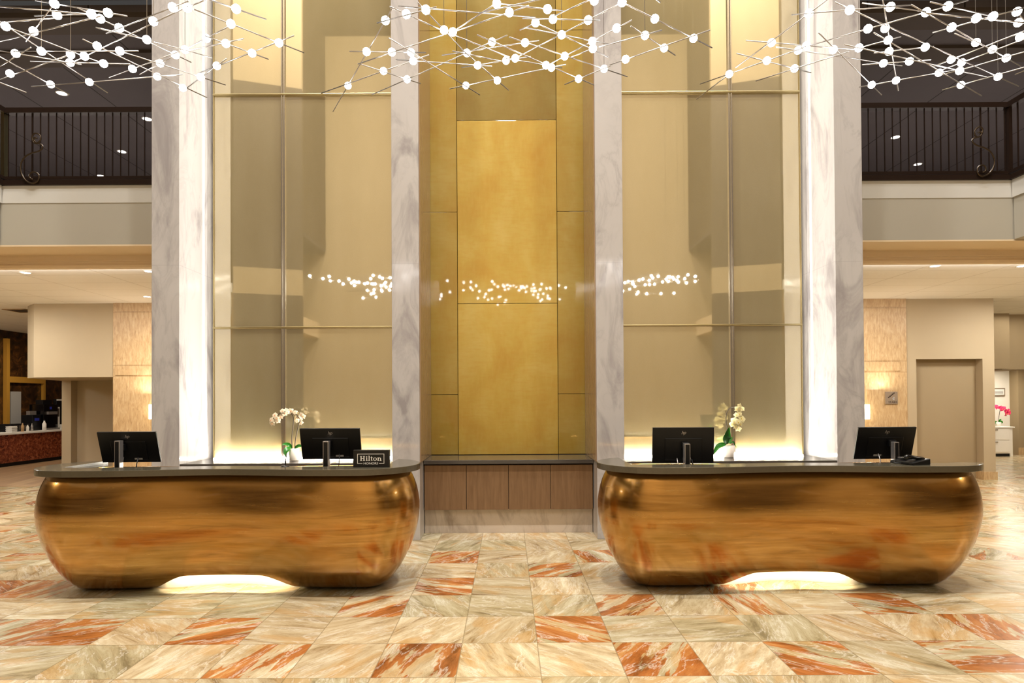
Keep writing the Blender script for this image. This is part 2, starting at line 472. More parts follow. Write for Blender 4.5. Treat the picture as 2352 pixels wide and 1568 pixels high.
# right far walls
struct('wall_panel_right_over', B(7.73, 9.45, YB, YB + .3, 2.347, ZC), M_['beige'])
struct('wall_panel_right_jamb', B(7.73, 7.93, YB, YB + .3, 0, 2.347), M_['beige'])
struct('wall_panel_right_end', B(9.22, 9.45, YB, YB + .3, 0, 2.347), M_['beige'])
struct('wall_alcove_right', B(7.93, 9.22, YB + .18, YB + .3, 0, 2.347), M_['sidebeige'])
struct('wall_right_return', B(9.40, 9.45, YB + .3, 13.5, 0, ZC), M_['beige'])
struct('baseboard_right', B(9.2, 9.47, YB - .02, YB + .32, 0, .155), M_['travertine'])
struct('wall_corridor_right', B(9.4, 14.15, 17.2, 17.3, 0, ZC), M_['white'])
bm = B(11.0, 11.52, 14.0, 15.0, 2.25, ZC); struct('wall_header_right', bm, M_['sidebeige'])
struct('wall_header_right_return', B(11.5, 12.3, 14.2, 15.2, 2.24, ZC), M_['sidebeige'])
struct('ceiling_corridor_right', B(9.5, 14.3, 14.9, 17.2, 2.4, 2.45), M_['white'])
struct('wall_pier_right', B(14.13, 14.4, 16.9, 17.6, 0, ZC), M_['sidebeige'])
struct('wall_end_right', B(14.4, 16.4, 18.6, 18.7, 0, ZC), M_['beige'])
struct('baseboard_end_right', B(14.4, 16.4, 18.55, 18.6, 0, .22), M_['brownmarble'])
struct('baseboard_pier_right', B(14.11, 14.42, 16.88, 16.9, 0, .2), M_['travertine'])
for s, nm in ((-1, 'left'), (1, 'right')):
    x0, x1 = sorted((s*4.1, s*(7.65 if s < 0 else 7.73)))
    struct('wall_stone_' + nm, B(x0, x1, YB - .03, YB + .3, 0, ZC), M_['travertine'])
    bm = bmesh.new()
    xa, xb = sorted((s*7.6, s*6.6))
    box(bm, xa, xb, YB - .045, YB - .03, 2.12, 2.29); box(bm, xa, xb, YB - .045, YB - .03, ZC - .16, ZC)
    xa, xb = sorted((s*(7.66 if s < 0 else 7.0), s*7.0)); 
    struct('trim_stone_band_' + nm, bm, M_['travertine'])

# ------------------------------------------------------------------ pillars, glass screens, niche
YG = 7.65
SIDE = {-1: 'the desk with the black sign', 1: 'the desk with the telephone'}
for s in (-1, 1):
    x0, x1 = sorted((s*3.77, s*4.09))
    o = obj('marble_pillar', B(x0, x1, 7.0, 8.12, 0, 14.99), M_['pillar'], None, False, .004)
    tag(o, 'tall grey marble pillar outside the gold glass, behind ' + SIDE[s], 'pillar', 'grey marble pillars')
    x0, x1 = sorted((s*1.015, s*1.33))
    o = obj('marble_pillar', B(x0, x1, 7.0, 8.12, 0, 14.99), M_['pillar'], None, False, .004)
    tag(o, 'tall grey marble pillar beside the gold niche, behind ' + SIDE[s], 'pillar', 'grey marble pillars')
    # screen
    t = thing('glass_screen', 'tall gold mesh glass screen with metal bars rising behind ' + SIDE[s], 'glass screen', (s*2.5, YG, .885), 'gold glass screens')
    zs = (.881, 2.521, 5.452, 8.383)
    xs = (3.693, 2.809, 1.332)
    for a in range(3):
        for b in range(2):
            xa, xb = sorted((s*(xs[b] - .006), s*(xs[b+1] + .006)))
            obj('pane', B(xa, xb, YG, YG + .015, zs[a] + .006, zs[a+1] - .006), M_['goldglass'], t)
    bm = bmesh.new()
    for dx in (-.017, .017):
        xa = s*2.809 + dx; box(bm, xa - .007, xa + .007, YG - .025, YG, .887, 8.383)
    box(bm, s*2.809 - .012, s*2.809 + .012, YG - .008, YG, .887, 8.383)
    obj('mullion', bm, M_['steel'], t)
    for z in (2.521, 5.452):
        xa, xb = sorted((s*3.69, s*1.335)); bm = bmesh.new()
        box(bm, xa, xb, YG - .03, YG, z - .0125, z + .0125)
        obj('rail', bm, M_['brass'], t, False, .006)
    xa, xb = sorted((s*3.693, s*3.68))
    obj('edge_channel', B(xa, xb, YG - .012, YG + .03, .887, 8.383), M_['brass'], t)
    xa, xb = sorted((s*3.702, s*3.692))
    obj('edge_light', B(xa, xb, YG + .035, YG + .075, .90, 8.38), M_['warmled'], t)
    xa, xb = sorted((s*3.66, s*1.36))
    obj('base_light', B(xa, xb, YG - .07, YG - .035, .888, .898), M_['warmled2'], t)
    xa, xb = sorted((s*3.66, s*1.36))
    obj('top_light', B(xa, xb, YG - .2, YG - .1, 8.4, 8.42), M_['warmled3'], t)
    # counter under the screen
    t = thing('back_counter', 'low dark-topped counter under the gold glass behind ' + SIDE[s], 'counter', (s*2.55, 7.4, 0), 'dark-topped counters under the glass')
    xa, xb = sorted((s*3.765, s*1.335))
    obj('countertop', B(xa, xb, 7.0, 7.78, .84, .885), M_['slate'], t, False, .003)
    obj('cabinet', B(xa, xb, 7.04, 7.8, .0, .838), M_['wood'], t)

t = thing('gold_wall_panel', 'glossy gold leaf panelled wall at the back of the central niche', 'wall panel', (0, 7.98, .885))
g = .003
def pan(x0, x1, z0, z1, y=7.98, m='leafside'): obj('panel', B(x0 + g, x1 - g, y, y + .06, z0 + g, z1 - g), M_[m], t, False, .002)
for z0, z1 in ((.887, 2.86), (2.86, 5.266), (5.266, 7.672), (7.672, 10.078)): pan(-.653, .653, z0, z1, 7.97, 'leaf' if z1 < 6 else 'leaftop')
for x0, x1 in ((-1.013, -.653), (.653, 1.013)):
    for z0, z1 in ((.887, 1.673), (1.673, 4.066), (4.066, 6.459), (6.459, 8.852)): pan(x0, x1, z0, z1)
obj('backing', B(-1.013, 1.013, 8.04, 8.1, 0, 14.9), M_['darkbrown'], t)
for x0, x1, k in ((-1.0145, -1.003, 'left'), (1.003, 1.0145, 'right')): struct('trim_niche_' + k, B(x0, x1, 7.02, 7.965, .888, 14.9), M_['lining'])
t = thing('niche_cabinet', 'taupe wood cabinet with dark top and marble plinth in the central niche', 'cabinet', (0, 7.5, 0))
obj('countertop', B(-1.011, 1.011, 7.27, 7.965, .838, .885), M_['slate'], t, False, .003)
obj('carcass', B(-1.005, 1.005, 7.33, 7.95, .30, .825), M_['darkbrown'], t)
for k in range(4):
    x = -1.008 + k * .504
    obj('door', B(x + .003, x + .501, 7.305, 7.327, .29, .822), M_['wood'], t, False, .002)
obj('plinth', B(-1.01, 1.01, 7.375, 7.95, 0, .285), M_['plinth'], t)

# ------------------------------------------------------------------ reception desks
OT = [(0,.395),(.012,.335),(.03,.283),(.06,.248),(.10,.214),(.17,.164),(.26,.112),(.37,.062),(.5,.022),(.62,.001),(.72,.001),(.82,.015),(.92,.046),(1.0,.088)]
def off(z):
    for (a, oa), (b, ob) in zip(OT, OT[1:]):
        if z <= b:
            k = (z - a) / (b - a)
            return oa + (ob - oa) * k
    return OT[-1][1]
AA = 1.165; RL = .455
def sm(x): x = max(0, min(1, x)); return x*x*(3 - 2*x)
def RR(u): return RL - (.045 * (1 + math.cos(PI * u / .95)) if abs(u) < .95 else 0)
def zb(u): return .142 * sm((.70 - abs(u)) / .40)
NF = 72; NA = 28
def ringpts(rf):
    """(u, v) around the kidney outline, counter-clockwise from the front left"""
    P = []
    for k in range(NF + 1):
        u = -AA + 2*AA*k/NF; P.append((u, -rf(u), u))
    for k in range(1, NA):
        a = -PI/2 + PI*k/NA; r = rf(AA); P.append((AA + r*math.cos(a), r*math.sin(a), AA))
    for k in range(NF + 1):
        u = AA - 2*AA*k/NF; P.append((u, rf(u), u))
    for k in range(1, NA):
        a = PI/2 + PI*k/NA; r = rf(AA); P.append((-AA + r*math.cos(a), r*math.sin(a), -AA))
    return P
LV = [0, .006, .012, .02, .03, .045, .06, .08, .12, .165, .215, .27, .33, .4, .47, .54, .6, .66, .72, .78, .84, .9, .95, 1.0]
def desk(xc, yc, label, wing):
    t = thing('reception_desk', label, 'desk', (xc, yc, 0), 'bronze reception desks')
    bm = bmesh.new(); rings = []
    base = ringpts(lambda u: RR(u))
    for s in LV:
        ring = []
        for (x, y, u) in base:
            z = zb(u) + (1.0 - zb(u)) * s
            o = off(z)
            r = RR(u) - o
            cx = max(-AA, min(AA, x))
            d = Vector((x - cx, y)).normalized()
            ring.append(bm.verts.new((xc + cx + d.x * r, yc + d.y * r, z)))
        rings.append(ring)
    # inner rim
    for dr, z in ((.03, 1.0), (.03, .74)):
        ring = []
        for (x, y, u) in base:
            r = RR(u) - .088 - dr; cx = max(-AA, min(AA, x)); d = Vector((x - cx, y)).normalized()
            ring.append(bm.verts.new((xc + cx + d.x * r, yc + d.y * r, z)))
        rings.append(ring)
    n = len(base)
    for a, b in zip(rings, rings[1:]):
        for k in range(n): bm.faces.new([a[k], a[(k+1) % n], b[(k+1) % n], b[k]])
    prev = rings[0]; n = len(base)
    for dr, dz in ((.022, 0), (.026, 1)):
        ring = []
        for (x, y, u) in base:
            z = zb(u); r = RR(u) - off(z) - dr; cx = max(-AA, min(AA, x)); d = Vector((x - cx, y)).normalized()
            ring.append(bm.verts.new((xc + cx + d.x*r, yc + d.y*r, z + dz*.09*(z/.142) + dz*.001)))
        for k in range(n): bm.faces.new([prev[(k+1) % n], prev[k], ring[k], ring[(k+1) % n]])
        prev = ring
    r0 = prev
    fr = r0[:NF+1]; bk = r0[NF+NA:NF+NA+NF+1][::-1]
    for k in range(NF): bm.faces.new([fr[k+1], fr[k], bk[k], bk[k+1]])
    bm.faces.new([r0[k] for k in range(NF, NF+NA+1)][::1])
    bm.faces.new([r0[k % n] for k in range(NF+NA+NF, n + 1)])
    obj('body', bm, M_['bronze'], t, True)
    # work surface inside
    bm = bmesh.new()
    prism(bm, [(xc + p[0], yc + p[1]) for p in ringpts(lambda u: RR(u) - .119)], .70, .755)
    obj('work_surface', bm, M_['quartz'], t)
    bm = bmesh.new(); ra, rb = [], []
    for (x, y, u) in base:
        cx = max(-AA, min(AA, x)); d = Vector((x - cx, y)).normalized()
        for dr, L_ in ((.1195, ra), (.1235, rb)): L_.append((xc + cx + d.x*(RR(u) - dr), yc + d.y*(RR(u) - dr)))
    va = [[bm.verts.new((p[0], p[1], z)) for p in L_] for L_, z in ((ra, .756), (ra, .998), (rb, .998), (rb, .756))]
    for q in range(4):
        A, D = va[q], va[(q+1) % 4]
        for k in range(n): bm.faces.new([A[k], A[(k+1) % n], D[(k+1) % n], D[k]])
    obj('inner_lining', bm, M_['darkbrown'], t)
    # counter ledge
    CU = 1.36
    out = ringpts(lambda u: RR(u) + .004)
    fy = lambda u: (-RR(u) if abs(u) <= AA else -math.sqrt(max(0, RL*RL - (abs(u) - AA)**2)))
    yin = lambda u: fy(u) + .235
    L = [(p[0], p[1]) for p in out]
    i0 = NF + NA + NF                     # start of the left end arc
    left = [p for p in L[i0:] if p[0] <= -CU] if wing[0] else [p for p in L[i0:] if p[1] <= yin(-CU)]
    right = [p for p in L[NF+1:NF+NA] if (p[0] >= CU or p[1] < 0)] if wing[1] else [p for p in L[NF+1:NF+NA] if p[1] <= yin(CU)]
    poly = left + L[:NF+1] + right
    inner = [( -CU + 2*CU*k/60, yin(-CU + 2*CU*k/60)) for k in range(61)][::-1]
    poly = poly + inner
    bm = bmesh.new(); prism(bm, [(xc + p[0], yc + p[1]) for p in poly], 1.0, 1.052)
    obj('countertop', bm, M_['quartz'], t, False, .003)
    # lit toe recess
    bm = bmesh.new(); pa = []
    for k in range(41):
        u = -.64 + 1.28*k/40
        v = -(RR(u) - off(zb(u))) + .03 + .2 * (1 - (abs(u)/.64)**2.2)
        pa.append((xc + u, yc + v))
    a = [bm.verts.new((p[0], p[1], 0.001)) for p in pa]; b = [bm.verts.new((p[0], p[1], max(.004, zb(p[0]-xc)*1.6))) for p in pa]
    a2 = [bm.verts.new((p[0], p[1] + .015, 0.001)) for p in pa]; b2 = [bm.verts.new((p[0], p[1] + .015, max(.004, zb(p[0]-xc)*1.6))) for p in pa]
    for k in range(40):
        bm.faces.new([a[k], a[k+1], b[k+1], b[k]]); bm.faces.new([a2[k+1], a2[k], b2[k], b2[k+1]]); bm.faces.new([b[k], b[k+1], b2[k+1], b2[k]])
    obj('toe_panel', bm, M_['frost'], t, True)
    for k in range(30):
        u = -.46 + .92*k/29; z = zb(u) + .084*(zb(u)/.142)
        v = -(RR(u) - off(zb(u))) + .034
        obj('led', B(xc+u-.006, xc+u+.006, yc+v, yc+v+.02, z - .004, z), M_['deskled'], t)
    return t
desk(-2.40, 5.335, 'bronze kidney-shaped reception desk carrying the black lettered sign', (True, True))
desk(2.40, 5.335, 'bronze kidney-shaped reception desk carrying the black telephone', (True, False))

# ------------------------------------------------------------------ lettering
def text_bm(s, size, ext=.0015, shear=0.0):
    cu_ = bpy.data.curves.new('txt', 'FONT'); cu_.body = s; cu_.size = size; cu_.extrude = ext; cu_.shear = shear
    cu_.align_x = 'CENTER'; cu_.align_y = 'CENTER'; cu_.resolution_u = 4
    o = bpy.data.objects.new('txt', cu_); C.objects.link(o)
    bpy.context.view_layer.update()
    me = bpy.data.meshes.new_from_object(o.evaluated_get(bpy.context.evaluated_depsgraph_get()))
    bm = bmesh.new(); bm.from_mesh(me)
    bpy.data.objects.remove(o); bpy.data.meshes.remove(me); bpy.data.curves.remove(cu_)
    return bm
def facing(bm, pos, yaw=0.0, tilt=0.0):
    """lettering drawn in XY -> standing on a face that looks towards -Y"""
    Mx = Matrix.Translation(Vector(pos)) @ Matrix.Rotation(yaw, 4, 'Z') @ Matrix.Rotation(PI/2 + tilt, 4, 'X')
    bmesh.ops.transform(bm, matrix=Mx, verts=bm.verts[:]); return bm

def serif_word(h):
    """the word Hilton in slab-serif capitals and lower case, cap height h, centred"""
    bm = bmesh.new()
    zz = [.001]
    def rc(x0, x1, y0, y1): zz[0] += .00004; box(bm, x0*h, x1*h, y0*h, y1*h, -.001, zz[0])
    def arc(cx, cy, rx, ry, wx, wy, a0, a1, n=18):
        o_, i_ = [], []
        for k in range(n + 1):
            a = a0 + (a1 - a0)*k/n
            o_.append(((cx + rx*math.cos(a))*h, (cy + ry*math.sin(a))*h)); i_.append(((cx + (rx-wx)*math.cos(a))*h, (cy + (ry-wy)*math.sin(a))*h))
        zz[0] += .00004
        for z in (zz[0],):
            A = [bm.verts.new((p[0], p[1], z)) for p in o_]; D = [bm.verts.new((p[0], p[1], z)) for p in i_]
            for k in range(n): bm.faces.new([A[k], A[k+1], D[k+1], D[k]])
    x = 0.0; S_ = .06
    for q in (.10, .56): rc(x+q, x+q+.16, 0, 1); rc(x+q-.09, x+q+.25, 0, S_); rc(x+q-.09, x+q+.25, 1-S_, 1)
    rc(x+.2, x+.6, .46, .56); x = .92
    rc(x+.08, x+.22, 0, .68); rc(x, x+.31, 0, S_); rc(x, x+.2, .62, .68); arc(x+.15, .87, .095, .095, .095, .095, 0, 2*PI); x += .38
    rc(x+.08, x+.22, 0, 1.06); rc(x, x+.31, 0, S_); rc(x, x+.2, 1.0, 1.06); x += .36
    rc(x+.10, x+.23, .12, .88); rc(x, x+.38, .60, .68); arc(x+.25, .15, .15, .15, .12, .09, PI, 1.75*PI); x += .42
    arc(x+.29, .335, .29, .35, .14, .07, 0, 2*PI, 28); x += .64
    rc(x+.08, x+.22, 0, .68); rc(x, x+.31, 0, S_); rc(x, x+.2, .62, .68)
    arc(x+.37, .42, .22, .26, .14, .11, 0, PI*.98); rc(x+.45, x+.59, 0, .44); rc(x+.37, x+.68, 0, S_); x += .68
    bmesh.ops.translate(bm, verts=bm.verts[:], vec=(-x*h/2, 0, 0))
    return bm, x*h

# counter sign
p0 = at(811, 1075, 5.02); p1 = at(894, 1033, 5.02)
sx0, sx1 = p0.x, p1.x; sz0 = 1.052; sz1 = p1.z
sc_ = (sx0 + sx1) / 2
t = thing('counter_sign', 'small black framed sign with white lettering standing on the bronze desk top', 'sign', (sc_, 5.04, sz0))
obj('panel', B(sx0, sx1, 5.02, 5.065, sz0, sz1), M_['black'], t, False, .003)
w_ = sx1 - sx0; h_ = sz1 - sz0
bm, wd = serif_word(.052)
k_ = (w_ * .60) / wd
bmesh.ops.scale(bm, vec=(k_, h_ * .27 / .052, 1), verts=bm.verts[:])
facing(bm, (sc_ - .003, 5.0185, sz0 + h_ * .385))
obj('lettering', bm, M_['ink'], t, recalc=False)
bm = text_bm('HONORS', .0235); bmesh.ops.scale(bm, vec=(1.22, 1, 1), verts=bm.verts[:])
facing(bm, (sc_ - .003, 5.0185, sz0 + h_ * .225)); obj('lettering', bm, M_['ink'], t, recalc=False)
bm = bmesh.new(); fx = w_ * .365; z0 = sz0 + h_*.225; z1 = sz0 + h_*.77; q = .0021
cxs = sc_ - .003
box(bm, cxs-fx, cxs+fx, 5.0175, 5.0195, z1-q, z1+q); box(bm, cxs-fx-q, cxs-fx+q, 5.0175, 5.0195, z0-q, z1+q); box(bm, cxs+fx-q, cxs+fx+q, 5.0175, 5.0195, z0-q, z1+q)
box(bm, cxs-fx, cxs-fx+.040, 5.0175, 5.0195, z0-q, z0+q); box(bm, cxs+fx-.040, cxs+fx, 5.0175, 5.0195, z0-q, z0+q)
obj('border', bm, M_['ink'], t)

# ------------------------------------------------------------------ monitors
def monitor(pxc, top, bot, wid, tilt, yaw, post, label, ptop):
    """pxc: image x of the panel centre; panel leans by tilt; post: image x-range of the stand"""
    Yc = 5.46
    ct = at(pxc, (top + bot) / 2, Yc)
    zt = at(pxc, top, Yc).z; zbm = at(pxc, bot, Yc).z
    hh = (zt - zbm) / math.cos(tilt); ww = wid * Yc / F
    t = thing('computer_monitor', label, 'monitor', (ct.x, Yc, .755), 'black monitors on the reception desks')
    Mx = Matrix.Translation(ct) @ Matrix.Rotation(yaw, 4, 'Z') @ Matrix.Rotation(tilt, 4, 'X')
    def tr(bm): bmesh.ops.transform(bm, matrix=Mx, verts=bm.verts[:]); return bm
    bm = B(-ww/2, ww/2, -.006, .012, -hh/2, hh/2)
    panel = obj('panel', tr(bm), M_['black'], t, False, .003)
    bm = B(-ww*.30, ww*.30, -.013, -.005, -hh*.42, hh*.20)
    obj('rear_housing', tr(bm), M_['black'], t, False, .008)
    obj('screen', tr(B(-ww/2+.008, ww/2-.008, .0115, .0135, -hh/2+.012, hh/2-.008)), M_['blackg'], t)
    bm = text_bm('hp', .042, .0006, .35)
    bmesh.ops.transform(bm, matrix=Matrix.Translation((0, -.0068, hh*.355)) @ Matrix.Rotation(PI/2, 4, 'X'), verts=bm.verts[:])
    obj('logo', tr(bm), M_['silver'], panel, recalc=False)
    lx = ww * (.13 if pxc < 900 else (.05 if pxc < 1700 else -.12))
    obj('label_plate', tr(B(lx - .03, lx + .04, -.0145, -.0125, -hh*.40, -hh*.345)), M_['tag'], panel)
    # stand
    xa = at(post[0], 1040, Yc - .09).x; xb = at(post[1], 1040, Yc - .09).x
    zp = at(pxc, ptop, Yc - .1).z
    bm = B(xa, xb, Yc - .10, Yc - .045, .762, zp)
    st = obj('stand', bm, M_['silver'], t, False, .002)
    obj('stand_face', B(xa + .007, xb - .007, Yc - .1015, Yc - .0995, .775, zp - .008), M_['black'], st)
    xm = (xa + xb) / 2
    obj('base', B(xm - .12, xm + .12, Yc - .16, Yc + .06, .757, .767), M_['silver'], t, False, .004)
    zc_ = ct.z
    obj('hinge', B(xm - .03, xm + .03, Yc - .05, Yc - .005, zc_ - .03, zc_ + .03), M_['black'], t, False, .004)
    for dx in (-.055, .075):
        bm = bmesh.new(); x = ct.x + dx
        tube(bm, [(x, Yc + .01, zbm + .05), (x + .004, Yc - .02, zbm - .01), (x - .006, Yc - .015, zbm - .10), (x, Yc - .02, .80), (x + .02, Yc, .762)], .0045, 6)
        obj('cable', bm, M_['silver' if dx < 0 else 'black'], t, True)
    return t
monitor(297, 991, 1062, 133, .30, .02, (264, 276), 'black monitor on the sign desk nearest the coffee counter opening', 1012)
monitor(760, 983, 1055, 138, .26, -.02, (742, 755), 'black monitor just behind the small lettered sign', 1013)
monitor(1569, 981, 1063, 140, .12, -.03, (1572, 1585), 'black monitor on the telephone desk next to the yellow-white orchid', 1019)
monitor(2032, 980, 1054, 134, .28, .02, (2053, 2064), 'black monitor standing behind the desk telephone', 1015)

# telephone
pc = at(2090, 1063, 5.06)
t = thing('desk_telephone', 'black desk telephone resting on the dark top of the bronze desk', 'telephone', (pc.x, 5.06, 1.052))
def trp(bm, a=0.0, z=0.0, x=0.0, y=0.0):
    bmesh.ops.transform(bm, matrix=Matrix.Translation((pc.x + x, 5.06 + y, 1.052 + z)) @ Matrix.Rotation(.25, 4, 'Z') @ Matrix.Rotation(a, 4, 'X'), verts=bm.verts[:]); return bm
bm = bmesh.new(); prism(bm, [(-.09, 0), (.09, 0), (.09, .022), (-.09, .05)], -.11, .11)
bmesh.ops.transform(bm, matrix=Matrix.Rotation(PI/2, 4, 'X') @ Matrix.Rotation(PI, 4, 'Y'), verts=bm.verts[:])
obj('base', trp(bm), M_['black'], t, False, .006)
bm = bmesh.new(); tube(bm, [(-.10, 0, .052), (-.075, 0, .066), (0, 0, .058), (.075, 0, .043), (.10, 0, .026)], [.02, .021, .014, .021, .02], 10)
obj('handset', trp(bm, 0, 0, 0, -.06), M_['blackg'], t, True)
bm = B(-.05, .05, .01, .07, .0, .004); obj('screen', trp(bm, 0, .048), M_['silver'], t)
bm = bmesh.new()
for a in range(4):
    for b in range(3): box(bm, -.04 + b*.03, -.02 + b*.03, -.08 + a*.02, -.067 + a*.02, 0, .006)
obj('keypad', trp(bm, 0, .037, .03, .06), M_['tag'], t)
bm = bmesh.new(); tube(bm, [(pc.x - .10, 5.08, 1.09), (pc.x - .13, 5.06, 1.062), (pc.x - .10, 5.03, 1.058), (pc.x - .06, 5.04, 1.06)], .004, 6)
obj('cord', bm, M_['black'], t, True)

# slim stand on the sign desk
pc = at(655, 1068, 5.14)
t = thing('pen_stand', 'thin black pen on a small round holder between orchid and desk edge', 'pen stand', (pc.x, 5.14, 1.052))
bm = bmesh.new(); lathe(bm, [(0, 0), (.036, 0), (.036, .004), (.012, .008), (.008, .012), (0, .012)], (pc.x, 5.14, 1.052)); obj('base', bm, M_['blackg'], t, True)
bm = bmesh.new(); tube(bm, [(pc.x, 5.14, 1.062), (pc.x + .004, 5.14, 1.09), (pc.x + .012, 5.14, 1.16)], [.004, .006, .004], 8); obj('pen', bm, M_['black'], t, True)

# ------------------------------------------------------------------ orchids
def blossom_bm(c, r, yaw, pitch, roll):
    bm = bmesh.new()
    for k in range(5):
        a = PI/2 + k * 2*PI/5; wide = k in (1, 4)
        L_ = r * (1.0 if not wide else .98); wd = r * (.62 if wide else .40)
        n = 6; row = []
        for i in range(n + 1):
            s = i / n; hw = wd * math.sin(PI * min(1, .12 + .88*s) ** .8) * (1.0 if s < 1 else 0)
            zz = .10*r*math.sin(s*PI) - .12*r*s*s
            ring = []
            for j in (-1, 0, 1):
                x = j*hw; y = s*L_
                ring.append(bm.verts.new((x*math.cos(a - PI/2) - y*math.sin(a - PI/2), x*math.sin(a - PI/2) + y*math.cos(a - PI/2), zz - abs(j)*.05*r)))
            row.append(ring)
        for A, D in zip(row, row[1:]):
            for j in range(2): bm.faces.new([A[j], A[j+1], D[j+1], D[j]])
    Mx = Matrix.Translation(Vector(c)) @ Matrix.Rotation(yaw, 4, 'Z') @ Matrix.Rotation(PI/2 + pitch, 4, 'X') @ Matrix.Rotation(roll, 4, 'Z')
    bmesh.ops.transform(bm, matrix=Mx, verts=bm.verts[:])
    l = bmesh.new(); ball(l, (0, -.08*r, .08*r), r*.17, 1); bmesh.ops.scale(l, vec=(.8, 1.5, 1.2), verts=l.verts[:])
    bmesh.ops.transform(l, matrix=Mx, verts=l.verts[:])
    return bm, l
def leaf_bm(pts, w):
    bm = bmesh.new(); n = len(pts) - 1; prev = None; rows = []
    pts = [Vector(p) for p in pts]
    for i, p in enumerate(pts):
        tdir = (pts[min(i+1, n)] - pts[max(i-1, 0)]).normalized()
        side = tdir.cross(Vector((0, -1, .35))).normalized()
        up = side.cross(tdir)
        hw = w * (math.sin(PI * (i/n) ** .8) * .9 + .1 * (1 - i/n)) if i < n else .002
        rows.append([bm.verts.new(p + side*hw*j + up*(abs(j)*hw*.25)) for j in (-1, -.5, 0, .5, 1)])
    for A, D in zip(rows, rows[1:]):
        for j in range(4): bm.faces.new([A[j], A[j+1], D[j+1], D[j]])
    return bm
def smooth_path(P, n=8):
    P = [Vector(p) for p in P]; out = []
    Q = [P[0]] + P + [P[-1]]
    for i in range(1, len(Q) - 2):
        a, b, c, d = Q[i-1:i+3]
        for k in range(n):
            s = k / n
            out.append(.5*((2*b) + (c-a)*s + (2*a-5*b+4*c-d)*s*s + (-a+3*b-3*c+d)*s**3))
    out.append(P[-1]); return out
def orchid(label, Y, ground, potpx, stems, flowers, leaves, fm, lm, rb, potmat='pot'):
    pb = at(potpx[0], ground, Y); rp = potpx[1] * Y / F / 2; hp_ = potpx[2] * Y / F
    t = thing('potted_orchid', label, 'orchid', (pb.x, Y, potpx[3]))
    z0 = potpx[3]
    bm = bmesh.new(); lathe(bm, [(0, 0), (rp*.84, 0), (rp*.88, .01), (rp, hp_), (rp*.92, hp_), (rp*.90, hp_ - .02), (0, hp_ - .02)], (pb.x, Y, z0 + .001), 28)
    obj('pot', bm, M_[potmat], t, True)
    bm = bmesh.new(); ball(bm, (0, 0, 0), rp*.86, 2); bmesh.ops.scale(bm, vec=(1, 1, .3), verts=bm.verts[:]); bmesh.ops.translate(bm, verts=bm.verts[:], vec=(pb.x, Y, z0 + hp_ - .018)); obj('bark', bm, M_['soil'], t, True)
    for st in stems:
        P = smooth_path([at(x, y, Y + dy) for x, y, dy in st]); bm = bmesh.new(); tube(bm, P, .0058, 7); obj('stem', bm, M_['stem'], t, True)
    for i, (x, y, dy) in enumerate(flowers):
        r_ = random.Random(i*7 + int(x)); c = at(x, y, Y + dy - .012)
        bm, l = blossom_bm(c, rb * (.85 + .3*r_.random()), r_.uniform(-.7, .7), r_.uniform(-.5, .3), r_.uniform(-.4, .4))
        b = obj('blossom', bm, M_[fm], t, True, recalc=False); obj('lip', l, M_[lm], b, True)
    for lf, w in leaves:
        P = smooth_path([at(x, y, Y + dy) for x, y, dy in lf], 5); obj('leaf', leaf_bm(P, w), M_['green'], t, True, recalc=False)
    return t
z8 = lambda L: [(560 + x/5.345, 900 + y/5.345, d) for x, y, d in L]
orchid('white orchid with arching sprays in a pale pot beside the sign desk monitor', 7.33, 1054, (675.5, 24, 28, .885),
  [z8([(595,690,0),(590,560,0),(605,430,0),(610,330,-.01),(590,275,-.02),(540,240,-.04),(470,250,-.06),(390,300,-.07),(350,370,-.08)]),
   z8([(625,690,.01),(640,560,.01),(675,400,0),(690,350,0),(665,300,-.02),(620,250,-.03),(560,240,-.03)])],
  z8([(380,285,-.06),(338,345,-.07),(347,385,-.08),(418,352,-.06),(455,305,-.05),(400,322,-.08),(472,232,-.05),(500,265,-.04),(535,250,-.06),(578,232,-.03),(522,232,-.03),(630,250,-.03),(700,278,.02),(672,320,0),(655,352,-.02),(700,378,.01),(728,300,.03),(690,340,.02)]),
  [(z8([(590,690,0),(560,650,-.02),(500,640,-.05),(470,655,-.07)]), .022), (z8([(585,685,-.02),(540,700,-.07),(515,740,-.1),(520,800,-.12)]), .035), (z8([(620,690,.02),(680,660,0),(740,680,-.02)]), .02)],
  'petal', 'lip', .036)
z4 = lambda L: [(1580 + x/8.71, 900 + y/8.71, d) for x, y, d in L]
orchid('yellow-white orchid with one drooping spray and a big glossy leaf on the dark counter', 7.43, 1049, (1674.5, 26, 27, .885),
  [z4([(790,1040,0),(778,850,0),(775,690,0),(762,520,-.01),(785,400,-.02),(840,325,-.03),(930,300,-.04),(1010,330,-.05),(1040,430,-.06),(1030,560,-.06),(980,680,-.07)])],
  z4([(1035,285,-.05),(990,340,-.06),(1082,335,-.05),(1035,345,-.08),(1030,440,-.06),(972,460,-.07),(1070,515,-.06),(1085,545,-.06),(920,570,-.07),(1000,600,-.09),(1045,640,-.07),(895,645,-.07),(955,690,-.08),(1010,735,-.07),(930,620,-.09)]),
  [(z4([(780,1040,0),(770,950,-.05),(790,850,-.09),(825,700,-.12)]), .052), (z4([(770,1040,0),(690,1050,-.04),(600,1090,-.08),(540,1180,-.1),(515,1250,-.1)]), .03),
   (z4([(830,1035,0),(900,1000,.02),(930,1040,.03),(980,1120,.04)]), .012), (z4([(790,1030,0),(850,960,.05),(890,900,.06)]), .02)],
  'petaly', 'lipy', .042)

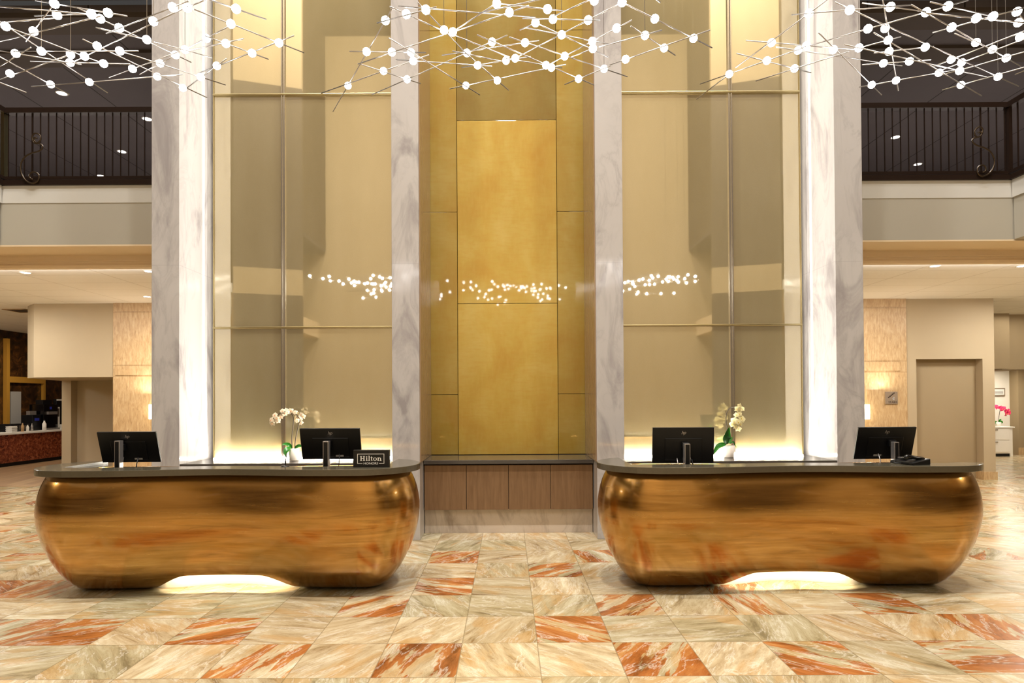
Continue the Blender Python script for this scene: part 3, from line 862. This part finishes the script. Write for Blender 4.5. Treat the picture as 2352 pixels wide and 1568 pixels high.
# ------------------------------------------------------------------ chandeliers
C1R = [(81,1,292,37),(-60,10,210,33),(79,36,212,32),(60,95,127,4),(-90,118,232,37),(-20,37,247,213),(-30,44,238,146),(178,18,439,143),(244,77,432,3),(220,63,341,92),
 (190,90,475,224),(161,146,432,14),(30,118,318,117),(-70,105,187,148),(70,141,299,147),(-40,197,165,124),(-60,98,159,217),(72,199,420,171),(251,178,415,117),(321,171,405,125),
 (275,117,518,195),(354,96,487,132),(445,21,698,121),(425,114,534,56),(425,118,559,89),(470,82,617,136),(455,169,675,82),(425,205,520,135),(-50,182,71,109),(420,22,468,1),(-80,160,60,212),(-110,60,125,42)]
C1B = [(125,8),(131,35),(13,60),(78,72),(210,33),(230,43),(248,29),(275,62),(352,49),(337,92),(223,106),(95,117),(36,122),(275,117),(162,125),(194,129),(161,144),(238,146),(23,169),(305,160),(116,194),(205,187),(361,174),(397,17),(430,18),(530,55),(475,90),(519,99),(641,98),(425,114),(403,126),(579,122),(367,144),(498,151),(462,174),(420,202),(-40,110),(-60,55),(-45,160)]
C2R = [(765,256,902,18),(738,214,985,126),(855,217,1165,81),(827,147,966,192),(803,118,978,121),(822,147,1019,80),(1030,77,1215,13),(1048,68,1142,6),(960,6,1075,127),(1060,113,1168,207),(952,41,1020,72),
 (914,14,1230,40),(895,15,952,41),(866,53,1002,16),(893,87,1102,218),(1046,82,1170,131),(1162,134,1291,156),(1039,117,1150,140),(1015,127,1238,93),(909,137,1130,152),(1060,155,1219,130),(1033,204,1300,148),
 (1096,80,1364,195),(1170,85,1441,176),(1183,134,1435,2),(1254,152,1451,46),(1204,63,1402,102),(1194,69,1235,51),(1272,37,1358,-2),(1230,52,1398,131),(1141,8,1294,25),(1200,42,1378,47),(1429,5,1636,110),(1376,108,1521,69),
 (1449,60,1551,127),(1400,149,1631,69),(1297,194,1402,151),(1313,131,1365,110),(1100,30,1300,-15)]
C2B = [(884,46),(933,33),(978,21),(1019,70),(1039,71),(1141,8),(1171,31),(842,119),(900,118),(944,120),(949,141),(881,163),(935,182),(798,196),(1072,121),(1130,96),(1206,98),(1097,151),(1162,137),(1183,133),(1070,196),(1142,185),
 (1258,18),(1365,1),(1429,5),(1230,52),(1270,45),(1351,46),(1505,41),(1290,80),(1416,64),(1481,82),(1594,86),(1361,96),(1362,112),(1525,111),(1297,129),(1254,150),(1267,158),(1387,159),(1438,139),(1330,184)]
C3R = [(1608,193,1845,110),(1840,110,2225,0),(1600,228,1675,170),(1690,155,1900,0),(1692,123,1863,167),(1736,186,1950,118),(1713,93,1972,115),(1782,108,2072,151),(1818,34,2093,11),(1918,5,2340,198),(1880,75,2025,218),(1939,102,2267,177),
 (2028,0,2063,208),(1973,110,2070,84),(2007,75,2255,220),(2007,122,2145,106),(1980,149,2138,137),(1980,7,2128,27),(2127,30,2360,54),(2093,11,2345,152),(2142,75,2400,5),(2137,5,2272,36),(2193,77,2290,118),(2143,153,2420,45),
 (2165,160,2440,57),(2165,172,2420,100),(1973,200,2196,160),(2164,207,2440,130),(2332,171,2450,122),(2230,40,2430,60),(2330,20,2440,150)]
C3B = [(1772,99),(1833,116),(1852,105),(1858,31),(1952,24),(1914,114),(1972,111),(1762,140),(1825,157),(1675,170),(2045,17),(2127,28),(2177,15),(2033,65),(1994,67),(2040,92),(1973,111),(2042,118),(2186,62),(2242,44),(2281,39),(2338,25),(2339,53),(2343,85),(2242,97),(2280,112),(2125,108),(2089,140),(2029,145),(2185,137),(2208,142),(2312,132),(2204,163),(2157,168),(2292,177),(2002,194),(2058,184),(2208,198),(2380,80),(2400,110),(2390,145)]
def zpl(px, py): return 3.83 + .035*math.sin(px*.011 + py*.02) + .03*math.sin(px*.023 - py*.013)
ico = {}
def chandelier(rods, bulbs, xc, label, seed, wires):
    r_ = random.Random(seed)
    t = thing('branching_chandelier', label, 'chandelier', (xc, 3.6, 3.83), 'chandeliers of thin rods and round bulbs')
    segs = []
    for x0, y0, x1, y1 in rods:
        a = atz(x0, y0, zpl(x0, y0)); b = atz(x1, y1, zpl(x1, y1)); segs.append((a, b, (x0, y0, x1, y1)))
    pts = []
    for x, y in bulbs:
        best = None
        for a, b, (x0, y0, x1, y1) in segs:
            dx, dy = x1 - x0, y1 - y0; s = max(0, min(1, ((x-x0)*dx + (y-y0)*dy) / (dx*dx + dy*dy)))
            d = (x0 + dx*s - x)**2 + (y0 + dy*s - y)**2
            if best is None or d < best[0]: best = (d, a, b, s)
        d, a, b, s = best
        da, db = (a - cam.location).dot(cf), (b - cam.location).dot(cf)
        tt = s*da / (db*(1-s) + s*da) if d < 200 else s
        P = a.lerp(b, tt)
        if d > 12:
            v = ray(x, y); P = Vector((0,0,H)) + v * ((P - Vector((0,0,H))).dot(cf) / v.dot(cf))
        pts.append(P)
    # the near half of the fixture, above the frame
    for k in range(15):
        y = r_.uniform(2.1, 3.25); hw = 1.05 * math.sqrt(max(.15, 1 - ((y - 3.3)/1.35)**2)); x = xc + r_.uniform(-hw, hw)
        a = r_.uniform(-.9, .9) + (PI if r_.random() < .5 else 0); L_ = r_.uniform(.35, .6); d = Vector((math.cos(a), math.sin(a)*.8, r_.uniform(-.05, .05))) * L_
        c = Vector((x, y, 3.83 + r_.uniform(-.08, .08))); segs.append((c - d, c + d, None)); pts.append(c.copy()); 
        if k % 2: pts.append(c + d*.7)
    for a, b, _ in segs:
        bm = bmesh.new(); tube(bm, [a, b], .0036, 8); obj('rod', bm, M_['rod'], t, True)
    for P in pts:
        bm = bmesh.new(); ball(bm, P, .0245, 2); obj('bulb', bm, M_['bulb'], t, True)
    for k in wires:
        P = pts[k] if k < len(pts) else pts[0]
        bm = bmesh.new(); tube(bm, [P, P + Vector((.0, 0, 14.98 - P.z))], .0016, 5); obj('suspension_wire', bm, M_['rod'], t)
    bm = bmesh.new(); lathe(bm, [(0, 14.94), (.45, 14.94), (.45, 14.995), (0, 14.995)], (xc, 3.4, 0), 32); obj('ceiling_canopy', bm, M_['rod'], t, True)
    return t
chandelier(C1R, C1B, -2.18, 'rod and bulb chandelier above the desk with the black sign', 3, (8, 9, 14, 24, 29, 11))
chandelier(C2R, C2B, .1, 'rod and bulb chandelier hanging in front of the gold niche', 4, (14, 29, 31, 33, 39, 3))
chandelier(C3R, C3B, 2.38, 'rod and bulb chandelier above the desk with the telephone', 5, (3, 6, 24, 25, 31, 34))

# ------------------------------------------------------------------ balcony railings
def scroll(s):
    """one S-shaped iron scroll standing against the balusters"""
    L_ = [(86,316),(80,312),(76,318),(80,326),(89,326),(94,316),(88,305),(76,304),(70,314)]
    if s < 0:
        P = [(85,318),(80,316),(78,322),(85,328),(93,322),(92,311),(82,306),(74,313),(78,328),(92,330),(98,338),(90,347),(72,352),(56,362),(48,378),(49,398),(60,415),(76,421),(88,414),(89,402),(80,395),(70,398),(68,407),(75,412)]
    else:
        P = [(2247,305),(2252,303),(2254,309),(2247,315),(2239,310),(2240,298),(2250,291),(2257,298),(2252,312),(2236,318),(2234,326),(2244,334),(2262,340),(2276,350),(2284,366),(2282,384),(2272,398),(2256,405),(2246,398),(2246,386),(2255,379),(2263,383),(2264,392),(2257,396)]
    bm = bmesh.new(); tube(bm, smooth_path([at(x, y, 7.955) for x, y in P], 4), .0105, 6)
    return bm
for s, lb in ((-1, 'dark balcony railing with an iron scroll above the coffee counter opening'), (1, 'dark balcony railing with an iron scroll above the stair sign')):
    t = thing('balcony_railing', lb, 'railing', (s*5.4, 8.05, 4.45), 'dark upper balcony railings')
    xa, xb = sorted((s*4.10, s*6.65))
    bm = B(xa, xb, 8.0, 8.1, 5.42, 5.49)
    ya = .75
    xs_, xe = sorted((s*6.60, s*6.70)); box(bm, xs_, xe, ya, 8.1, 5.42, 5.49); obj('top_rail', bm, M_['rail'], t, False, .006)
    bm = B(xa, xb, 8.0, 8.09, 4.535, 4.575); box(bm, xa, xb, 7.97, 8.1, 4.452, 4.52); box(bm, xs_, xe, ya, 8.1, 4.535, 4.575); box(bm, xs_, xe, ya, 8.1, 4.452, 4.52); obj('bottom_rail', bm, M_['rail'], t)
    x = 4.15; k = 0
    while x < 6.6:
        w = .0095 if k != 20 else .018
        obj('baluster', B(s*x - w/2, s*x + w/2, 8.03, 8.042, 4.575, 5.42), M_['rail'], t); x += .106; k += 1
    obj('corner_post', B(s*6.64 - .022, s*6.64 + .022, 8.0, 8.06, 4.575, 5.42), M_['brass' if s < 0 else 'rail'], t)
    y = 7.9
    while y > .9:
        obj('baluster', B(s*6.65 - .007, s*6.65 + .007, y - .007, y + .007, 4.575, 5.42), M_['rail'], t); y -= .212
    obj('scroll', scroll(s), M_['scroll'], t, True)

# ------------------------------------------------------------------ downlights
def downlight(px, py, z, label, grp, power, rad=.075, spot=True):
    c = atz(px, py, z)
    t = thing('ceiling_downlight', label, 'downlight', (c.x, c.y, z), grp)
    bm = bmesh.new(); lathe(bm, [(rad, -.004), (rad*1.25, -.006), (rad*1.28, 0), (rad, 0)], (c.x, c.y, z), 24); obj('trim_ring', bm, M_['white'], t, True)
    bm = bmesh.new(); lathe(bm, [(0, -.003), (rad, -.003), (rad, -.001), (0, -.001)], (c.x, c.y, z), 24); obj('lens', bm, M_['down'], t)
    if power:
        l = bpy.data.lights.new('downlight_lamp', 'SPOT'); l.energy = power; l.color = (1, .86, .66); l.spot_size = 2.3; l.spot_blend = .8; l.shadow_soft_size = .07
        o = bpy.data.objects.new('downlight_lamp', l); C.objects.link(o); o.parent = t; o.location = (0, 0, -.02)
    return t
UP = 'downlights in the dark upper ceiling'; LO = 'downlights in the pale lower ceiling'
downlight(142, 214, 7.0, 'white downlight in dark ceiling seen just over the railing, below the chandelier', UP, 60)
downlight(338, 273, 7.0, 'white downlight behind the railing, touching the pillar edge', UP, 60)
downlight(280, 348, 7.0, 'white downlight behind the railing, middle of the descending row', UP, 60)
downlight(232, 404, 7.0, 'white downlight low behind the bottom rail above the coffee counter side', UP, 60)
downlight(2057, 315, 7.0, 'white downlight behind the railing above the stair sign, higher of two', UP, 60)
downlight(2108, 377, 7.0, 'white downlight behind the railing above the stair sign, lower of two', UP, 60)
downlight(59, 626, ZC, 'small round downlight in pale tiles over the coffee counter opening', LO, 90, .06)
downlight(343, 623, ZC, 'small round downlight in pale tiles half hidden by the pillar', LO, 90, .06)
downlight(338, 681, ZC, 'small round downlight close above the stone wall by the pillar', LO, 60, .06)
downlight(2147, 611, ZC, 'small round downlight in pale tiles above the beige alcove', LO, 90, .06)
downlight(2347, 611, ZC, 'small round downlight in pale tiles at the far edge of the picture', LO, 90, .06)

# ceiling vent
c = atz(52, 713, ZC)
t = thing('ceiling_vent', 'square brown grille vent in the pale ceiling beside the beige bulkhead', 'vent', (c.x, c.y, ZC))
bm = bmesh.new()
for a in (-.24, .21): box(bm, c.x + a, c.x + a + .03, c.y - .24, c.y + .24, ZC - .012, ZC - .001); box(bm, c.x - .24, c.x + .24, c.y + a, c.y + a + .03, ZC - .012, ZC - .001)
obj('frame', bm, M_['tan'], t)
bm = bmesh.new()
for k in range(7): box(bm, c.x - .21, c.x + .21, c.y - .20 + k*.06, c.y - .175 + k*.06, ZC - .01, ZC - .001)
obj('grille', bm, M_['darkbrown'], t)

# ------------------------------------------------------------------ wall sconces
for px, lb in ((340, 'glowing wall sconce on the stone wall half hidden by the pillar'), (1992, 'glowing wall sconce on the stone wall near the stair sign')):
    Y = YB - .03; c = at(px, 945, Y - .09)
    if px < 1000: c.x += .115
    else: c.x -= .055
    t = thing('wall_sconce', lb, 'sconce', (c.x, Y, c.z))
    bm = bmesh.new(); lathe(bm, [(.06, -.14), (.085, -.14), (.085, .14), (.06, .14)], (c.x, Y - .10, c.z), 24); obj('shade', bm, M_['sconce'], t, True)
    bm = B(c.x - .03, c.x + .03, Y - .012, Y - .001, c.z - .12, c.z + .08); box(bm, c.x - .01, c.x + .01, Y - .11, Y - .01, c.z - .015, c.z + .005); obj('bracket', bm, M_['brass'], t)
    l = bpy.data.lights.new('sconce_lamp', 'POINT'); l.energy = 15; l.color = (1, .84, .58); l.shadow_soft_size = .05
    o = bpy.data.objects.new('sconce_lamp', l); C.objects.link(o); o.parent = t; o.location = (0, -.10, 0)

# ------------------------------------------------------------------ stair sign
Y = YB - .035; a = at(2033, 928, Y); b = at(2061, 899, Y); cx_, cz_ = (a.x+b.x)/2, (a.z+b.z)/2; hw = (b.x-a.x)/2
t = thing('stair_sign', 'small square bronze stair sign on the stone wall', 'sign', (cx_, Y, cz_))
obj('plate', B(cx_-hw, cx_+hw, Y-.014, Y, cz_-hw, cz_+hw), M_['signgrey'], t, False, .004)
bm = bmesh.new(); n = 5
for k in range(n):
    x = cx_ - hw*.6 + k*hw*.21; z = cz_ + hw*.0 + k*hw*.17
    box(bm, x, x + hw*.22, Y-.0165, Y-.0135, z, z + .02); box(bm, x + hw*.19, x + hw*.24, Y-.0165, Y-.0135, z, z + hw*.2)
obj('stair_symbol', bm, M_['signdark'], t)
bm = text_bm('STAIRS', .055); facing(bm, (cx_ + .02, Y - .0150, cz_ - hw*.72)); obj('lettering', bm, M_['signdark'], t, recalc=False)
bm = bmesh.new()
ball(bm, (cx_ + hw*.35, Y - .014, cz_ + hw*.02), .014, 1); box(bm, cx_ + hw*.27, cx_ + hw*.43, Y-.0165, Y-.0135, cz_ - hw*.35, cz_ - hw*.06); box(bm, cx_ + hw*.1, cx_ + hw*.28, Y-.0165, Y-.0135, cz_ - hw*.2, cz_ - hw*.1)
obj('figure_symbol', bm, M_['tag'], t)

# ------------------------------------------------------------------ corridor at the far end
Y = 17.18
a = at(2270, 909, Y); b = at(2307, 891, Y)
t = thing('framed_notice', 'small grey framed notice on the white corridor wall', 'frame', ((a.x+b.x)/2, Y, (a.z+b.z)/2))
obj('frame', B(a.x, b.x, Y-.025, Y+.015, a.z, b.z), M_['signgrey'], t, False, .004)
obj('sheet', B(a.x+.03, b.x-.03, Y-.028, Y-.024, a.z+.03, b.z-.03), M_['cup'], t)
bm = bmesh.new()
for k in range(3): box(bm, a.x+.06, b.x-.06, Y-.030, Y-.027, a.z+.055+k*.035, a.z+.065+k*.035)
obj('printed_lines', bm, M_['signdark'], t)
Yd = 16.45; xr = at(2326, 1000, Yd).x; zt = .80
t = thing('drawer_chest', 'white chest of drawers under the pink orchid in the corridor', 'chest', (xr - .5, Yd + .25, 0))
obj('case', B(xr - 1.1, xr, Yd, Yd + .5, .08, zt - .03), M_['white'], t, False, .004)
obj('top', B(xr - 1.12, xr + .04, Yd - .03, Yd + .52, zt - .03, zt), M_['white'], t, False, .004)
for k in range(2):
    d = obj('drawer', B(xr - 1.06, xr - .10, Yd - .018, Yd, .12 + k*.33, .43 + k*.33), M_['white'], t, False, .004)
    obj('handle', B(xr - .62, xr - .42, Yd - .035, Yd - .018, .38 + k*.33, .40 + k*.33), M_['steel'], d)
for q in (xr - 1.1, xr - .07): obj('leg', B(q, q + .07, Yd, Yd + .06, 0, .08), M_['white'], t)
obj('painted_shade_bar', B(xr - 1.03, xr - .07, Yd + .03, Yd + .06, 0.001, .08), M_['black'], t)  # solid black bar painted in for the shade under the chest
orchid('pink orchid in a pale pot on the white chest of drawers', 16.6, 985, (2292, 13, 10, .80),
  [[(2293,978,0),(2294,962,0),(2297,942,0),(2303,936,0),(2312,942,0),(2318,950,0)]],
  [(2289,934,0),(2298,936,0),(2305,937,0),(2312,944,0),(2316,948,0),(2311,950,-.02),(2318,943,0),(2301,939,-.03)],
  [([(2291,976,0),(2286,970,-.03),(2280,971,-.05)], .05), ([(2293,976,0),(2300,968,0),(2303,972,0)], .035), ([(2292,978,0),(2296,966,0),(2300,962,0)], .03)], 'pink', 'lip', .075)

# ------------------------------------------------------------------ coffee corner
XF = -12.48
t = thing('coffee_counter', 'red granite coffee counter with a pale top beyond the beige pier', 'counter', (XF - .35, 16, 0))
obj('front', B(XF - .06, XF, 14.2, 18.3, .10, .80), M_['granite'], t)
obj('kick', B(XF - .12, XF - .05, 14.2, 18.3, 0, .10), M_['black'], t)
obj('top', B(XF - .75, XF + .04, 14.2, 18.35, .80, .85), M_['cup'], t, False, .004)
obj('carcass', B(XF - .74, XF - .06, 14.2, 18.3, .10, .80), M_['darkbrown'], t)
struct('wall_cafe_left', B(-16.3, -13.6, 14.0, 14.05, 0, ZC), M_['brownmarble'])
bm = B(-13.42, -13.35, 14.5, 18.4, 0, ZC); struct('wall_cafe_back', bm, M_['brownmarble'])
def onY(px): return (XF - .35) * F / (px - CX)
Yp = (-13.3) * F / (14 - CX)
t = thing('gold_post_frame', 'gold metal post and crossbar on the brown marble behind the coffee counter', 'post', (-13.3, Yp, .85))
obj('post', B(-13.34, -13.24, Yp - .05, Yp + .05, .85, 3.3), M_['goldpost'], t)
Yq = (-13.3) * F / (100 - CX)
obj('post', B(-13.34, -13.27, Yq - .04, Yq + .04, .85, 3.3), M_['goldpost'], t)
obj('crossbar', B(-13.33, -13.25, Yp + .05, Yq - .04, 2.14, 2.30), M_['goldpost'], t)
obj('pale_panel', B(-13.34, -13.30, Yp + .16, Yp + .5, .95, 1.9), M_['tag'], t)
cz = .851
def cafe_box(name, label, cat, p0, p1, z0, z1, mat, dep=.3, grp=None, extra=None):
    y0, y1 = sorted((onY(p0), onY(p1))); t = thing(name, label, cat, (XF - .35, (y0+y1)/2, z0))
    obj('body', B(XF - .35 - dep/2, XF - .35 + dep/2, y0, y1, z0, z1), M_[mat], t, False, .01)
    if extra: extra(t, y0, y1)
    return t
def cm(t, y0, y1):
    X = XF - .35 + .2
    obj('dispenser', B(X, X + .06, y0 + .1, y1 - .1, cz + .42, cz + .5), M_['silver'], t)
    obj('drip_tray', B(X, X + .10, y0 + .06, y1 - .06, cz + .001, cz + .05), M_['silver'], t)
    obj('badge', B(X - .005, X + .004, (y0+y1)/2 - .05, (y0+y1)/2 + .03, cz + .56, cz + .63), M_['blue'], t)
    obj('hopper', B(X - .3, X - .1, y0 + .1, y1 - .1, cz + .7, cz + .82), M_['black'], t)
cafe_box('coffee_machine', 'tall black coffee machine with a blue badge on the pale counter', 'coffee machine', 84, 117, cz, cz + .70, 'blackg', .4, None, cm)
def bk(t, y0, y1):
    for k in range(3): obj('slot', B(XF - .19, XF - .185, y0 + .08 + k*.16, y0 + .2 + k*.16, cz + .05, cz + .16), M_['darkbrown'], t)
cafe_box('condiment_caddy', 'low black condiment caddy on the pale counter', 'caddy', 12, 55, cz, cz + .20, 'black', .32, None, bk)
cafe_box('coffee_grinder', 'narrow black grinder standing against the tall coffee machine', 'grinder', 62, 82, cz, cz + .42, 'black', .3, None,
   lambda t, y0, y1: (obj('cap', B(XF - .40, XF - .30, y0 + .04, y1 - .04, cz + .42, cz + .52), M_['silver'], t), obj('front_label', B(XF - .199, XF - .195, y0 + .07, y1 - .07, cz + .26, cz + .33), M_['blue'], t)))
cafe_box('dark_display', 'dark upright display behind the pastries at the counter end', 'display', 126, 140, cz, cz + .85, 'black', .1, None,
   lambda t, y0, y1: obj('pale_edge', B(XF - .30, XF - .29, y0, y1, cz + .80, cz + .84), M_['cup'], t))
def bottle(px, h, r, mat, label, grp=None):
    y = onY(px); X = XF - .08; t = thing('syrup_bottle', label, 'bottle', (X, y, cz), grp)
    bm = bmesh.new(); lathe(bm, [(0, 0), (r, 0), (r, h*.62), (r*.4, h*.8), (r*.4, h*.92), (0, h*.92)], (X, y, cz), 14); obj('body', bm, M_[mat], t, True)
    bm = bmesh.new(); lathe(bm, [(r*.45, h*.92), (r*.45, h), (0, h)], (X, y, cz), 12); obj('cap', bm, M_['black'], t, True)
bottle(28, .24, .035, 'tan', 'tan bottle on the caddy end of the coffee counter')
bottle(40, .18, .035, 'cup', 'short white bottle beside the low black caddy')
bottle(50, .21, .03, 'silver', 'slim silver bottle between caddy and grinder')
bottle(79, .28, .05, 'cup', 'white jug with a dark cap in front of the tall coffee machine')
def cups(px, n, label):
    y = onY(px); X = XF - .1; t = thing('napkin_stack', label, 'napkins', (X, y, cz))
    for k in range(n): obj('napkin', B(X - .08 + .01*(k % 2), X + .08 + .01*(k % 2), y - .09, y + .08, cz + k*.022, cz + k*.022 + .018), M_['cup'], t, False, .004)
cups(4, 7, 'pile of white napkins at the near end of the coffee counter')
cups(128, 6, 'pile of white napkins below the dark display')
y = onY(121.5); t = thing('card_stand', 'small framed card stand between coffee machine and dark display', 'stand', (XF - .2, y, cz))
bm = B(XF - .22, XF - .20, y - .06, y + .06, cz, cz + .62); obj('frame', bm, M_['cup'], t); obj('card', B(XF - .199, XF - .195, y - .04, y + .04, cz + .35, cz + .58), M_['darkbrown'], t)

# ------------------------------------------------------------------ lamps
def area(name, loc, size, power, col=(1,.93,.84), rot=(0,0,0), sy=None):
    l = bpy.data.lights.new(name, 'AREA'); l.energy = power; l.color = col; l.size = size
    if sy: l.shape = 'RECTANGLE'; l.size_y = sy
    o = bpy.data.objects.new(name, l); C.objects.link(o); o.location = loc; o.rotation_euler = rot; return o
for x in (-4.2, 0, 4.2):
    for y in (2.3, 4.6):
        area('hall_fill', (x, y, 14.9), .5, 350, (1,.965,.92))  # added ambient fill above the frame, no fixtures modelled
for x in (-4.5, 0, 4.5): area('rear_wall_fill', (x, 2.2, 14.9), .6, 900, (1,.93,.82), (-.85, 0, 0))  # unseen fill added to brighten the rear wall mirrored in the glass
for s in (-1, 1):
    for x in (7.5, 11.5): area('upper_hall_fill', (s*x, 11.5, 6.9), 1.2, 115, (1,.94,.88))  # added fill so the balcony ceiling is less dark, not a fixture
for s in (-1, 1):
    for x in (6.3, 9.5, 13): area('lower_ceiling_fill', (s*x, 10.4, ZC - .05), .5, 66, (1,.97,.93))  # extra fill added under the balcony beside the downlights, no panel there
    area('side_walk_panel', (s*9, 3.5, 3.6), 1.0, 60, (1,.9,.75))
for s in (-1, 1):
    a_ = area('pillar_return_fill', (s*1.36, 7.26, 4.6), 7.2, 26, (1,.94,.85), (0, s*-PI/2, 0), .10)  # invented hidden light, added to brighten the outer pillars' inner faces
    a_.data.spread = .8
for s in (-1, 1):
    area('ceiling_graze_fill', (s*10.2, 8.62, ZC - .035), 12.0, 46, (1,.96,.9), (PI/2 + .25, 0, 0), .05)  # invented light behind the cornice, added to whiten the lower ceiling
    area('sconce_uplight', (s*(7.2 if s > 0 else 6.95), YB - .25, 1.75), .12, 4, (1,.93,.82), (PI, 0, 0))
area('cafe_lamp', (-11.6, 15.5, ZC - .05), .5, 40, (1,.85,.64))
area('corridor_lamp', (13.2, 16.0, 2.38), 1.2, 48, (1,.93,.8))
area('corridor_lamp', (15.2, 17.4, ZC - .05), 1.2, 18, (1,.93,.8))
area('corridor_lamp', (11.6, 13.2, ZC - .05), 1.2, 18, (1,.93,.8))

wd_ = bpy.data.worlds.new('world'); S.world = wd_; wd_.use_nodes = True
wd_.node_tree.nodes['Background'].inputs[0].default_value = (.9, .85, .8, 1); wd_.node_tree.nodes['Background'].inputs[1].default_value = .05

S.view_settings.view_transform = 'Standard'; S.view_settings.look = 'None'
S.view_settings.exposure = 0.3; S.view_settings.gamma = 1.0; S.view_settings.use_curve_mapping = False
cy = S.cycles
cy.max_bounces = 7; cy.diffuse_bounces = 4; cy.glossy_bounces = 4; cy.transmission_bounces = 2; cy.sample_clamp_indirect = 6.0; cy.sample_clamp_direct = 0
cy.adaptive_threshold = .02; cy.use_denoising = True; cy.caustics_reflective = False; cy.caustics_refractive = False
